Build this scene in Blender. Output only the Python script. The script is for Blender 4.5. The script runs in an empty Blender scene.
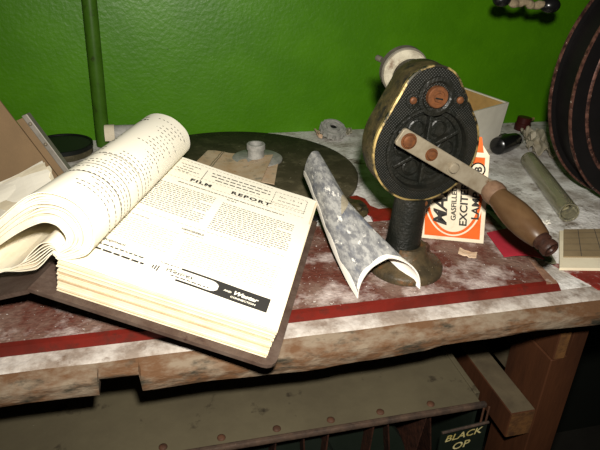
import bpy, bmesh, math, random
from mathutils import Vector, Matrix, noise
random.seed(7)
scene = bpy.context.scene
COL = scene.collection
V = Vector

# ------------------------------------------------------------------ camera
CAM = V((0.0, 0.0, 1.16))
R = Matrix(((0.97073599, 0.07736902, -0.22734468),
            (-0.23749661, 0.44960502, -0.86107531),
            (0.03559482, 0.88987042, 0.45482261)))
cd = bpy.data.cameras.new('camera'); cam = bpy.data.objects.new('camera', cd); COL.objects.link(cam)
cd.sensor_width = 36.0; cd.lens = 575.0 / 600.0 * 36.0; cd.clip_start = 0.01
cam.matrix_world = Matrix.Translation(CAM) @ R.to_4x4()
scene.camera = cam
# ------------------------------------------------------------------ world, flash, exposure
w = bpy.data.worlds.new('world'); scene.world = w; w.use_nodes = True
bg = w.node_tree.nodes['Background']; bg.inputs[0].default_value = (1.0, 0.93, 0.82, 1); bg.inputs[1].default_value = 0.012
fl = bpy.data.lights.new('camera_flash', 'SPOT'); fl.shadow_soft_size = 0.012; fl.spot_size = math.radians(112); fl.spot_blend = 1.0
fl.energy = 32.0; fl.color = (1.0, 0.95, 0.86)
flo = bpy.data.objects.new('camera_flash', fl); COL.objects.link(flo)
flo.matrix_world = Matrix.Translation(CAM + R @ V((0.016, 0.052, 0.0))) @ R.to_4x4()
vs = scene.view_settings
vs.view_transform = 'Standard'; vs.look = 'None'; vs.gamma = 1.0; vs.use_curve_mapping = False; vs.exposure = 0.0

# ------------------------------------------------------------------ materials
def lin(c):
    return tuple(((x / 255.0) / 12.92 if x / 255.0 <= 0.04045 else ((x / 255.0 + 0.055) / 1.055) ** 2.4) for x in c)
def mat(name, c1, c2=None, scale=20, lo=0.4, hi=0.65, rough=0.6, metal=0.0, bump=0.0, bscale=200, c3=None, s3=90, lo3=0.6, hi3=0.7,
        speck=None, sscale=400, sth=0.74, stretch=None, detail=6, spec=0.2, trans=0.0, alpha=1.0):
    m = bpy.data.materials.new(name); m.use_nodes = True
    nt = m.node_tree; N = nt.nodes; L = nt.links; b = N['Principled BSDF']
    b.inputs['Roughness'].default_value = rough; b.inputs['Metallic'].default_value = metal
    if spec is not None: b.inputs['Specular IOR Level'].default_value = spec
    b.inputs['Transmission Weight'].default_value = trans; b.inputs['Alpha'].default_value = alpha
    tc = N.new('ShaderNodeTexCoord'); vec = tc.outputs['Object']
    if stretch:
        mp = N.new('ShaderNodeMapping'); mp.inputs['Scale'].default_value = stretch; L.new(vec, mp.inputs[0]); vec = mp.outputs[0]
    col = None
    def ramp(sc, a, bb, off):
        n = N.new('ShaderNodeTexNoise'); n.noise_dimensions = '4D'; n.inputs['W'].default_value = off
        n.inputs['Scale'].default_value = sc; n.inputs['Detail'].default_value = detail; n.inputs['Roughness'].default_value = 0.65
        L.new(vec, n.inputs['Vector'])
        r = N.new('ShaderNodeMapRange'); r.inputs[1].default_value = a; r.inputs[2].default_value = bb; r.clamp = True
        L.new(n.outputs['Fac'], r.inputs[0]); return r.outputs[0]
    def mix(base, fac, c):
        x = N.new('ShaderNodeMix'); x.data_type = 'RGBA'
        L.new(fac, x.inputs['Factor'])
        if isinstance(base, tuple): x.inputs[6].default_value = base
        else: L.new(base, x.inputs[6])
        x.inputs[7].default_value = (*c, 1); return x.outputs[2]
    col = (*c1, 1)
    if c2: col = mix(col, ramp(scale, lo, hi, 1.3), c2)
    if c3: col = mix(col, ramp(s3, lo3, hi3, 4.7), c3)
    if speck: col = mix(col, ramp(sscale, sth, sth + 0.03, 8.1), speck)
    if isinstance(col, tuple): b.inputs['Base Color'].default_value = col
    else: L.new(col, b.inputs['Base Color'])
    if bump:
        n = N.new('ShaderNodeTexNoise'); n.inputs['Scale'].default_value = bscale; n.inputs['Detail'].default_value = 4; L.new(vec, n.inputs['Vector'])
        bp = N.new('ShaderNodeBump'); bp.inputs['Strength'].default_value = bump; bp.inputs['Distance'].default_value = 0.002
        L.new(n.outputs['Fac'], bp.inputs['Height']); L.new(bp.outputs[0], b.inputs['Normal'])
    return m

M = {}
M['wall'] = mat('green_gloss_paint', (0.046, 0.155, 0.001), (0.058, 0.185, 0.0013), 14, rough=0.38, bump=0.28, bscale=170, speck=(0.40, 0.42, 0.2), sscale=210, sth=0.755, c3=(0.03, 0.09, 0.006), s3=70, lo3=0.68, hi3=0.76, spec=0.3)
M['wallshade'] = mat('shade_dark_lower_wall', (0.012, 0.014, 0.01), rough=0.8)  # near-black base colour stands in for the shade under the bench
M['floor'] = mat('dark_concrete', (0.02, 0.018, 0.015), (0.03, 0.028, 0.022), 8, rough=0.9)
M['pole'] = mat('olive_green_paint', (0.030, 0.080, 0.005), (0.04, 0.10, 0.008), 40, rough=0.4, c3=(0.02, 0.026, 0.007), s3=70, lo3=.55, hi3=.7, speck=(.015, .015, .012), sscale=160, sth=0.68)
M['bench'] = mat('dusty_grey_bench_top', (0.36, 0.325, 0.285), (0.72, 0.70, 0.67), 34, 0.38, 0.60, rough=0.85, bump=0.7, bscale=260, c3=(0.14, 0.11, 0.075), s3=42, lo3=0.54, hi3=0.67, speck=(0.85, 0.83, 0.8), sscale=300, sth=0.64)
M['redboard'] = mat('worn_red_paint_with_dust', (0.085, 0.024, 0.015), (0.15, 0.092, 0.070), 34, 0.42, 0.60, rough=0.75, bump=0.7, bscale=260, c3=(0.50, 0.43, 0.40), s3=26, lo3=0.50, hi3=0.70, speck=(0.70, 0.66, 0.62), sscale=330, sth=0.635)
M['rededge'] = mat('red_paint', (0.115, 0.010, 0.006), (0.065, 0.008, 0.005), 22, rough=0.45, speck=(0.5, 0.4, 0.36), sscale=330, sth=0.70, c3=(0.05, 0.012, 0.008), s3=60, lo3=.55, hi3=.68)
M['railtop'] = mat('worn_whitish_ledge', (0.38, 0.345, 0.31), (0.19, 0.15, 0.12), 30, 0.43, 0.58, rough=0.85, bump=0.6, c3=(0.12, 0.08, 0.055), s3=50, lo3=.58, hi3=.70)
M['railface'] = mat('rough_brown_wood', (0.085, 0.042, 0.019), (0.15, 0.115, 0.08), 55, 0.44, 0.60, rough=0.85, bump=1.0, bscale=160, c3=(0.026, 0.022, 0.014), s3=50, lo3=.53, hi3=.64, stretch=(0.5, 1, 1.3))
M['endgrain'] = mat('pale_end_grain', (0.115, 0.052, 0.016), (0.055, 0.024, 0.010), 80, rough=0.8, bump=0.4)
M['legwood'] = mat('red_brown_timber', (0.056, 0.020, 0.008), (0.030, 0.011, 0.005), 24, rough=0.7, bump=0.3, stretch=(1, 1, 0.2), speck=(0.2, .12, .09), sscale=260, sth=0.71, spec=.12)
M['railwood'] = mat('dusty_top_timber', (0.10, 0.078, 0.046), (0.065, 0.05, 0.03), 30, rough=0.9)
M['tray'] = mat('grey_brown_painted_steel', (0.074, 0.062, 0.037), (0.058, 0.048, 0.029), 14, rough=0.6, bump=0.15, bscale=90, c3=(0.022, 0.017, 0.011), s3=34, lo3=0.60, hi3=0.68, speck=(0.32, 0.3, 0.24), sscale=200, sth=0.70, spec=.2)
M['rust'] = mat('brown_rust', (0.062, 0.027, 0.014), (0.032, 0.015, 0.009), 120, rough=0.7, bump=0.4)
M['trayedge'] = mat('rusty_lid_edge', (0.06, 0.038, 0.026), (0.022, 0.016, 0.013), 60, rough=0.6, bump=0.4, speck=(.3,.2,.14), sscale=200, sth=.68)
M['blackmetal'] = mat('black_enamel', (0.004, 0.005, 0.004), rough=0.5, spec=.25)
M['greenblack'] = mat('dark_green_enamel', (0.005, 0.008, 0.005), (0.007, 0.010, 0.007), 30, rough=0.5, spec=.25)
M['yellow'] = mat('yellow_brush_paint', (0.26, 0.20, 0.045), (0.42, 0.38, 0.2), 80, rough=0.6)
M['page'] = mat('cream_paper', (0.80, 0.75, 0.61), (0.83, 0.79, 0.68), 8, rough=0.8, spec=0.2)
M['pageedge'] = mat('cream_page_edges', (0.68, 0.60, 0.44), (0.60, 0.50, 0.34), 40, rough=0.85, spec=0.2)
M['pagecurl'] = mat('cream_paper_browned_edges', (0.76, 0.70, 0.55), (0.64, 0.53, 0.38), 25, 0.5, 0.75, rough=0.85, spec=0.2)
M['ink'] = mat('printing_ink', (0.028, 0.026, 0.024), rough=0.7)
M['inkgrey'] = mat('small_print_ink', (0.055, 0.05, 0.045), rough=0.7)
M['inkpale'] = mat('faint_print_ink', (0.20, 0.185, 0.15), rough=0.7)
M['cover'] = mat('dark_leatherette_cover', (0.050, 0.030, 0.022), (0.085, 0.06, 0.046), 50, rough=0.6, bump=0.4, c3=(0.03, 0.015, 0.012), s3=80, speck=(.33,.28,.22), sscale=260, sth=.68)
M['disc'] = mat('dark_varnished_disc', (0.045, 0.038, 0.021), (0.07, 0.059, 0.034), 24, rough=0.7, c3=(0.13, 0.11, 0.065), s3=34, lo3=.50, hi3=.68, speck=(0.55, 0.5, 0.38), sscale=210, sth=0.655, bump=.25, spec=.15)
M['wallet'] = mat('stained_tan_card', (0.56, 0.43, 0.30), (0.48, 0.32, 0.185), 40, rough=0.75, c3=(0.28, 0.235, 0.175), s3=60, lo3=0.55, hi3=0.68, speck=(.36, .15, .03), sscale=140, sth=.63)
M['walletgreen'] = mat('green_stain', (0.15, 0.16, 0.10), (0.26, 0.2, 0.13), 90, rough=0.8)
M['zinc'] = mat('dusty_zinc', (0.36, 0.35, 0.32), (0.21, 0.21, 0.19), 90, rough=0.6, metal=0.1, bump=0.15, speck=(.65, .62, .56), sscale=330, sth=.66)
M['castiron'] = mat('black_cast_iron', (0.0045, 0.005, 0.0035), (0.009, 0.0085, 0.006), 80, rough=0.42, bump=0.4, bscale=380, speck=(0.14, 0.12, 0.09), sscale=300, sth=0.72, spec=.4)
M['base'] = mat('rusty_black_base', (0.030, 0.023, 0.013), (0.065, 0.045, 0.022), 70, rough=0.5, bump=0.4, c3=(0.12, 0.05, 0.017), s3=60, lo3=.54, hi3=.68, speck=(.5, .42, .28), sscale=300, sth=.66)
M['casting'] = mat('worn_olive_casting', (0.028, 0.022, 0.010), (0.055, 0.042, 0.018), 90, rough=0.45, bump=0.5, c3=(.012,.011,.008), s3=60, lo3=.5, hi3=.62)
M['brass'] = mat('worn_brass_edge', (0.36, 0.26, 0.10), (0.02, 0.018, 0.012), 60, 0.44, 0.56, rough=0.4, metal=0.4)
M['screw'] = mat('rusty_brass_screw', (0.115, 0.042, 0.015), (0.06, 0.025, 0.012), 200, rough=0.5, metal=0.2)
M['steel'] = mat('dull_steel_arm', (0.215, 0.185, 0.135), (0.15, 0.12, 0.08), 70, rough=0.5, metal=0.25, c3=(.11, .06, .03), s3=90, lo3=.60, hi3=.72)
M['woodhandle'] = mat('turned_brown_handle', (0.052, 0.027, 0.012), (0.078, 0.045, 0.021), 60, rough=0.38, stretch=(1, .3, 1), speck=(.3, .25, .17), sscale=300, sth=.68)
M['ferrule'] = mat('pinkish_worn_ferrule', (0.13, 0.078, 0.048), (0.075, 0.042, 0.026), 90, rough=0.5)
M['darkrust'] = mat('dark_rusty_end', (0.032, 0.013, 0.008), (0.012, 0.006, 0.0045), 160, rough=0.45, bump=.4)
M['wheel'] = mat('dusty_pale_wheel', (0.30, 0.275, 0.21), (0.19, 0.17, 0.125), 80, rough=0.65, bump=.3, c3=(.10, .065, .04), s3=60, lo3=.56, hi3=.7)
M['wheelrim'] = mat('grey_wheel_rim', (0.085, 0.076, 0.058), (0.05, 0.045, 0.034), 80, rough=0.7, bump=.3)
M['photo'] = mat('dusty_blue_grey_glossy_paper', (0.14, 0.14, 0.145), (0.32, 0.315, 0.30), 170, 0.42, 0.58, rough=0.55, bump=.25, bscale=300, c3=(.075, .085, .115), s3=50, lo3=.54, hi3=.68, speck=(.62, .6, .55), sscale=150, sth=.60, stretch=(1, .45, 1))
M['paperback'] = mat('white_paper_reverse', (0.78, 0.74, 0.66), (0.66, 0.62, 0.54), 30, rough=0.7)
M['boxwhite'] = mat('cream_carton_board', (0.60, 0.53, 0.40), (0.46, 0.385, 0.27), 40, 0.52, 0.7, rough=0.75)
M['orange'] = mat('orange_carton_print', (0.60, 0.105, 0.016), (0.50, 0.085, 0.013), 60, rough=0.7)
M['cartonout'] = mat('off_white_carton', (0.66, 0.63, 0.53), (0.56, 0.53, 0.44), 20, rough=0.7)
M['kraft'] = mat('kraft_carton_lining', (0.44, 0.27, 0.09), (0.36, 0.22, 0.075), 60, rough=0.85)
M['redplastic'] = mat('red_painted_fragment', (0.21, 0.012, 0.010), (0.13, 0.011, 0.009), 60, rough=0.4, speck=(.5, .42, .38), sscale=300, sth=.68)
M['pink'] = mat('crimson_paper', (0.36, 0.020, 0.036), (0.28, 0.016, 0.028), 40, rough=0.7)
M['greycard'] = mat('grey_green_card', (0.19, 0.185, 0.115), (0.15, 0.145, 0.09), 60, rough=0.8)
M['glass'] = mat('murky_olive_glass', (0.66, 0.63, 0.47), (0.54, 0.50, 0.34), 50, rough=0.10, trans=0.8, spec=.5)
M['vialfill'] = mat('olive_residue', (0.21, 0.19, 0.115), (0.15, 0.135, 0.075), 60, rough=0.7)
M['foil'] = mat('crumpled_pale_paper', (0.36, 0.325, 0.25), (0.22, 0.185, 0.125), 60, rough=0.65)
M['blackplastic'] = mat('black_gloss_plastic', (0.006, 0.006, 0.006), rough=0.25, spec=.5)
M['maroon'] = mat('maroon_bakelite', (0.045, 0.009, 0.007), (0.03, 0.007, 0.006), 60, rough=0.35)
M['chrome'] = mat('pale_metal_end', (0.6, 0.6, 0.57), rough=0.3, metal=.7)
M['reel'] = mat('black_reel_enamel', (0.004, 0.0035, 0.0035), (0.006, 0.005, 0.005), 30, rough=0.5, speck=(.05, .03, .02), sscale=220, sth=.72)
M['reelrim'] = mat('rust_worn_reel_rim', (0.11, 0.05, 0.036), (0.022, 0.010, 0.008), 160, .42, .6, rough=0.45, metal=.2, speck=(.6, .5, .42), sscale=330, sth=.64)
M['manila'] = mat('brown_box_board', (0.185, 0.12, 0.063), (0.16, 0.105, 0.056), 26, rough=0.85)
M['greyedge'] = mat('grey_metal_edging', (0.21, 0.19, 0.16), (0.16, 0.145, 0.12), 60, rough=0.5, metal=.2)
M['cream'] = mat('tan_cream_page', (0.25, 0.185, 0.105), (0.2, 0.145, 0.08), 26, rough=0.8)
M['creamlight'] = mat('pale_cream_page', (0.70, 0.63, 0.47), (0.60, 0.52, 0.37), 28, rough=0.8)
M['cord'] = mat('dirty_pale_cord', (0.25, 0.2, 0.125), (0.13, 0.1, 0.06), 110, rough=0.8, bump=.6)
M['teal'] = mat('teal_plastic', (0.012, 0.13, 0.145), rough=0.5)
M['greencable'] = mat('green_cable_sheath', (0.03, 0.14, 0.025), rough=0.4)
M['scrapfawn'] = mat('fawn_card_scrap', (0.45, 0.30, 0.19), (0.55, 0.43, 0.31), 70, rough=0.8)

def knurl_mat():
    m = mat('knurled_black_iron', (0.006, 0.0065, 0.005), (0.011, 0.0105, 0.008), 80, rough=0.45, spec=.16)
    nt = m.node_tree; N = nt.nodes; L = nt.links; b = N['Principled BSDF']
    tc = N.new('ShaderNodeTexCoord'); mp = N.new('ShaderNodeMapping'); mp.inputs['Rotation'].default_value = (0, math.radians(45), 0)
    mp.inputs['Scale'].default_value = (520, 520, 520); L.new(tc.outputs['Object'], mp.inputs[0])
    ck = N.new('ShaderNodeTexVoronoi'); ck.inputs['Scale'].default_value = 1.0; ck.inputs['Randomness'].default_value = 0.0
    L.new(mp.outputs[0], ck.inputs['Vector'])
    bp = N.new('ShaderNodeBump'); bp.inputs['Strength'].default_value = 1.0; bp.inputs['Distance'].default_value = 0.0012; bp.invert = True
    L.new(ck.outputs['Distance'], bp.inputs['Height']); L.new(bp.outputs[0], b.inputs['Normal'])
    return m
M['knurl'] = knurl_mat()
M['edgeline'] = mat('browned_sheet_edges', (0.47, 0.355, 0.22), (0.36, 0.25, 0.14), 50, rough=0.85, spec=0.2)
M['redpatch'] = mat('dusty_red_paint', (0.19, 0.020, 0.014), (0.12, 0.016, 0.011), 40, rough=0.6, c3=(.4, .33, .3), s3=50, lo3=.55, hi3=.68, speck=(.6, .55, .5), sscale=300, sth=.64)
M['bareend'] = mat('bare_wood_corner', (0.22, 0.125, 0.08), (0.13, 0.065, 0.042), 50, rough=0.8, bump=.4, c3=(.4, .34, .3), s3=60, lo3=.58, hi3=.7)

# ------------------------------------------------------------------ builders
def fin(name, bm, mats, parent=None, label=None, smooth=None, recalc=True):
    """link one mesh object; vertices are given in world coordinates"""
    if recalc: bmesh.ops.recalc_face_normals(bm, faces=bm.faces[:])
    me = bpy.data.meshes.new(name)
    if parent is not None:
        p = parent; off = V((0, 0, 0))
        while p is not None: off += p.location; p = p.parent
        bmesh.ops.translate(bm, verts=bm.verts[:], vec=-off)
    bm.to_mesh(me); 
    o = bpy.data.objects.new(name, me); COL.objects.link(o)
    if parent is None:
        xs = [v.co for v in bm.verts]; lo = [min(c[i] for c in xs) for i in range(3)]; hi = [max(c[i] for c in xs) for i in range(3)]
        c = V(((lo[0] + hi[0]) / 2, (lo[1] + hi[1]) / 2, lo[2]))
        me.transform(Matrix.Translation(-c)); o.location = c
    else:
        o.parent = parent
    bm.free()
    for m in (mats if isinstance(mats, (list, tuple)) else [mats]): me.materials.append(m)
    if smooth is not None:
        for p in me.polygons: p.use_smooth = True
        me.set_sharp_from_angle(angle=math.radians(smooth))
    if label: o['label'] = label
    return o
def thing(name, loc, label, cat, group=None):
    o = bpy.data.objects.new(name, None); COL.objects.link(o); o.location = loc; o.empty_display_size = 0.02
    o['label'] = label; o['category'] = cat
    if group: o['group'] = group
    return o
def tag(o, label, cat, group=None):
    o['label'] = label; o['category'] = cat
    if group: o['group'] = group
    return o
def struct(o): o['kind'] = 'structure'; return o
def NB(): return bmesh.new()
def hexa(bm, p, mi=0):
    """8 points: bottom loop 4, top loop 4"""
    vs_ = [bm.verts.new(q) for q in p]; fs = []
    for f in ((3, 2, 1, 0), (4, 5, 6, 7), (0, 1, 5, 4), (1, 2, 6, 5), (2, 3, 7, 6), (3, 0, 4, 7)):
        fc = bm.faces.new([vs_[i] for i in f]); fc.material_index = mi; fs.append(fc)
    return vs_, fs
def box(bm, x0, x1, y0, y1, z0, z1, bev=0.0, mi=0):
    v, f = hexa(bm, [V(q) for q in ((x0, y0, z0), (x1, y0, z0), (x1, y1, z0), (x0, y1, z0), (x0, y0, z1), (x1, y0, z1), (x1, y1, z1), (x0, y1, z1))], mi)
    if bev:
        es = {e for fc in f for e in fc.edges}
        bmesh.ops.bevel(bm, geom=list(es), offset=bev, segments=2, affect='EDGES', profile=.6)
    return v
def obox(bm, o, a, b, c, bev=0.0, mi=0):
    """box from corner o and three edge vectors"""
    v, f = hexa(bm, [o, o + a, o + a + b, o + b, o + c, o + a + c, o + a + b + c, o + b + c], mi)
    if bev:
        es = {e for fc in f for e in fc.edges}
        bmesh.ops.bevel(bm, geom=list(es), offset=bev, segments=2, affect='EDGES', profile=.6)
def frame(ax):
    ax = ax.normalized(); t = V((0, 0, 1)) if abs(ax.z) < .9 else V((1, 0, 0))
    a = t.cross(ax).normalized(); return a, ax.cross(a), ax
def lathe(bm, o, ax, prof, n=32, cap=True, mi=0):
    """prof: (radius, distance along axis)"""
    a, b, c = frame(ax); rings = []
    for r, h in prof:
        rings.append([bm.verts.new(o + c * h + (a * math.cos(2 * math.pi * i / n) + b * math.sin(2 * math.pi * i / n)) * max(r, 1e-5)) for i in range(n)])
    for p, q in zip(rings, rings[1:]):
        for i in range(n):
            f = bm.faces.new((p[i], p[(i + 1) % n], q[(i + 1) % n], q[i])); f.material_index = mi
    if cap:
        for rg in (rings[0], rings[-1]):
            f = bm.faces.new(rg); f.material_index = mi
    return rings
def ringlathe(bm, o, ax, prof, n=48, mi=0):
    """closed profile loop (a torus-like solid)"""
    a, b, c = frame(ax); rings = []
    for r, h in prof:
        rings.append([bm.verts.new(o + c * h + (a * math.cos(2 * math.pi * i / n) + b * math.sin(2 * math.pi * i / n)) * r) for i in range(n)])
    for p, q in zip(rings, rings[1:] + rings[:1]):
        for i in range(n):
            f = bm.faces.new((p[i], p[(i + 1) % n], q[(i + 1) % n], q[i])); f.material_index = mi
def tube(bm, pts, r, n=8, mi=0):
    rings = []
    for k, p in enumerate(pts):
        d = (pts[min(k + 1, len(pts) - 1)] - pts[max(k - 1, 0)])
        a, b, c = frame(d); rr = r[k] if isinstance(r, (list, tuple)) else r
        rings.append([bm.verts.new(p + (a * math.cos(2 * math.pi * i / n) + b * math.sin(2 * math.pi * i / n)) * rr) for i in range(n)])
    for p, q in zip(rings, rings[1:]):
        # align rings
        for i in range(n):
            f = bm.faces.new((p[i], p[(i + 1) % n], q[(i + 1) % n], q[i])); f.material_index = mi
    for rg in (rings[0], rings[-1]): bm.faces.new(rg)
def prism(bm, poly, fn, h0, h1, mi=0):
    """poly of (u,v), fn(u,v,h)->point"""
    A = [bm.verts.new(fn(u, v, h0)) for u, v in poly]; B = [bm.verts.new(fn(u, v, h1)) for u, v in poly]
    n = len(poly); fs = [bm.faces.new(A[::-1]), bm.faces.new(B)]
    for i in range(n): fs.append(bm.faces.new((A[i], A[(i + 1) % n], B[(i + 1) % n], B[i])))
    for f in fs: f.material_index = mi
def sheet(bm, G, th, mi_top=0, mi_bot=0):
    """solid sheet from a grid of points"""
    nu, nv = len(G), len(G[0]); T = []; B = []
    for i in range(nu):
        rt, rb = [], []
        for j in range(nv):
            du = G[min(i + 1, nu - 1)][j] - G[max(i - 1, 0)][j]; dv = G[i][min(j + 1, nv - 1)] - G[i][max(j - 1, 0)]
            n = du.cross(dv).normalized()
            rt.append(bm.verts.new(G[i][j] + n * th * .5)); rb.append(bm.verts.new(G[i][j] - n * th * .5))
        T.append(rt); B.append(rb)
    for i in range(nu - 1):
        for j in range(nv - 1):
            bm.faces.new((T[i][j], T[i + 1][j], T[i + 1][j + 1], T[i][j + 1])).material_index = mi_top
            bm.faces.new((B[i][j], B[i][j + 1], B[i + 1][j + 1], B[i + 1][j])).material_index = mi_bot
    for i in range(nu - 1):
        bm.faces.new((T[i][0], B[i][0], B[i + 1][0], T[i + 1][0])).material_index = mi_bot
        bm.faces.new((T[i + 1][-1], B[i + 1][-1], B[i][-1], T[i][-1])).material_index = mi_bot
    for j in range(nv - 1):
        bm.faces.new((T[0][j + 1], B[0][j + 1], B[0][j], T[0][j])).material_index = mi_bot
        bm.faces.new((T[-1][j], B[-1][j], B[-1][j + 1], T[-1][j + 1])).material_index = mi_bot
def interp(pts, t):
    """Catmull-Rom through points, t in 0..1"""
    n = len(pts) - 1; x = min(max(t, 0), 1) * n; k = min(int(x), n - 1); f = x - k
    p1, p2 = pts[k], pts[k + 1]; p0 = pts[k - 1] if k > 0 else p1 * 2 - p2; p3 = pts[k + 2] if k + 2 <= n else p2 * 2 - p1
    return 0.5 * ((2 * p1) + (p2 - p0) * f + (2 * p0 - 5 * p1 + 4 * p2 - p3) * f * f + (3 * p1 - p0 - 3 * p2 + p3) * f ** 3)
def text_tris(s, size, align='LEFT', shear=0.0, spacing=1.0, bold=0.0, sx=1.0):
    cu = bpy.data.curves.new('t', 'FONT'); cu.body = s; cu.size = size; cu.align_x = align; cu.shear = shear; cu.space_character = spacing
    cu.offset = bold; cu.resolution_u = 3
    ob = bpy.data.objects.new('t', cu); me = bpy.data.meshes.new_from_object(ob)
    vv = [(v.co.x * sx, v.co.y) for v in me.vertices]; ff = [tuple(p.vertices) for p in me.polygons]
    bpy.data.objects.remove(ob); bpy.data.curves.remove(cu); bpy.data.meshes.remove(me)
    return vv, ff
def add_text(bm, tt, fn, mi=0):
    vv, ff = tt; vs_ = [bm.verts.new(fn(x, y)) for x, y in vv]
    for f in ff:
        try: bm.faces.new([vs_[i] for i in f]).material_index = mi
        except ValueError: pass
def quad(bm, fn, u0, u1, v0, v1, mi=0, n=1):
    """flat print mark, split along u"""
    a = [bm.verts.new(fn(u0 + (u1 - u0) * i / n, v0)) for i in range(n + 1)]; b = [bm.verts.new(fn(u0 + (u1 - u0) * i / n, v1)) for i in range(n + 1)]
    for i in range(n): bm.faces.new((a[i], a[i + 1], b[i + 1], b[i])).material_index = mi
def wordline(bm, fn, u0, u1, v, h, mi=0, wl=(0.0016, 0.0052), gap=0.0011, last=1.0):
    u = u0; end = u0 + (u1 - u0) * last
    while u < end - 0.0008:
        w_ = min(random.uniform(*wl), end - u); quad(bm, fn, u, u + w_, v, v + h, mi); u += w_ + gap

BZ = 0.86          # bench top height
BT = 0.869         # red board top
WY = 0.9037        # back wall

# ------------------------------------------------------------------ setting
bm = NB(); box(bm, -2.0, 2.4, WY, WY + .12, 0.80, 2.4); struct(fin('wall_back', bm, M['wall']))
bm = NB(); box(bm, -2.0, 2.4, WY, WY + .12, 0.0, 0.80); struct(fin('wall_lower_1', bm, M['wallshade']))  # same wall below the bench, with the under-bench darkness put into its colour
bm = NB(); box(bm, -2.0, 2.4, -1.5, WY, -0.06, 0.0); struct(fin('floor', bm, M['floor']))

# pipe on the wall
t = thing('wall_pipe', V((-.0765, .870, .862)), 'thin green painted vertical pipe running down the green wall to the bench', 'pipe')
bm = NB(); lathe(bm, V((-.081, .870, .862)), V((.005, 0, .2)), [(.0098, 0), (.0098, 1.2)], 20); fin('pipe', bm, M['pole'], t, smooth=40)
bm = NB(); box(bm, -.064, -.04, .864, .876, 1.36, 1.39, .002); box(bm, -.044, -.036, .864, WY, 1.36, 1.39, .001); fin('pipe_clip', bm, M['pole'], t)

# ------------------------------------------------------------------ workbench
bench = thing('workbench', V((.2, .63, 0)), 'dusty old timber workbench with a red front strip, carrying everything', 'workbench')
bm = NB(); box(bm, -1.1, 1.25, .392, WY - .001, .832, BZ); fin('bench_top', bm, M['bench'], bench)
# front rail: rough hewn with a notch below
def rail():
    bm = NB(); nx = 150; x0, x1 = -1.1, 1.25
    xs = sorted(set([x0 + (x1 - x0) * i / nx for i in range(nx + 1)] + [-.060, -.0585, -.029, -.0275]))
    prof_n = 7
    rows = []
    for x in xs:
        bot = .8335 - .004 * math.exp(-((x - .1) / .14) ** 2) + .0035 * noise.noise(V((x * 14, 3, 0)))
        if x > .22: bot += .003
        if -.0585 <= x <= -.029: bot = .8478
        top = BZ - .0012 + .0010 * noise.noise(V((x * 18, 0, 2)))
        fy = .3625 + .0018 * noise.noise(V((x * 22, 5, 0)))
        wv = .0022 * noise.noise(V((x * 11, 9, 0)))
        ring = [V((x, .3915, bot)), V((x, .3915, BZ - .0004)), V((x, .383, top)), V((x, .3765 + wv, top - .0006)), V((x, .3735 + wv, top - .0022))]
        for k in range(1, prof_n):
            z = top - .0022 - (top - .0022 - bot) * k / prof_n; yk = fy + (.3735 + wv - fy) * max(0, 1 - k / 3.2)
            ring.append(V((x, yk + .0022 * noise.noise(V((x * 60, 1, z * 160))), z)))
        ring.append(V((x, fy + .001, bot)))
        rows.append([bm.verts.new(p) for p in ring])
    n = len(rows[0])
    for a, b in zip(rows, rows[1:]):
        for i in range(n):
            f = bm.faces.new((a[i], b[i], b[(i + 1) % n], a[(i + 1) % n])); f.material_index = 0 if 1 <= i <= 3 else 1
    bm.faces.new(rows[0]); bm.faces.new(rows[-1][::-1])
    return bm
fin('front_rail', rail(), [M['railtop'], M['railface']], bench, 'front rail worn whitish on top with a notch cut below', smooth=35)
# raised red board along the front
bm = NB()
hexa(bm, [V(p) for p in ((-1.1, .3945, BZ), (.3655, .3925, BZ), (.381, .545, BZ), (-1.1, .56, BZ), (-1.1, .3945, BT), (.3605, .3935, BT), (.376, .545, BT), (-1.1, .56, BT))])
es = [e for e in bm.edges if all(v.co.z > BZ + .004 for v in e.verts)]
bmesh.ops.bevel(bm, geom=es, offset=.0014, segments=2, affect='EDGES')
fin('red_board', bm, M['redboard'], bench, 'worn red board raised along the front, whitened by dust')
bm = NB(); hexa(bm, [V(p) for p in ((-1.1, .3905, BZ), (.366, .3895, BZ), (.366, .3935, BZ), (-1.1, .3945, BZ), (-1.1, .3915, BT - .0008), (.3615, .3905, BT - .0008), (.3615, .3955, BT + .0002), (-1.1, .396, BT + .0002))])
fin('red_edging', bm, M['rededge'], bench, 'glossy dark red front edge of the raised board')
bm = NB(); prism(bm, [(.386, .440), (.4045, .3845), (.52, .372), (.52, .43), (.424, .418)], lambda u, v, h: V((u, v, h)), BZ - .001, BZ + .0006)
fin('red_paint_patch', bm, M['redpatch'], bench, 'patch of red paint on the grey top by the beige notebook')
bm = NB(); hexa(bm, [V(p) for p in ((.345, .3915, BT - .004), (.3612, .3908, BT - .008), (.3665, .442, BT - .008), (.358, .44, BT - .004), (.3500, .3912, BT + .0003), (.3603, .3908, BT + .0003), (.3655, .442, BT + .0003), (.3600, .44, BT + .0003))])
fin('bare_corner', bm, M['bareend'], bench, 'corner of the red board worn to bare wood')
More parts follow.
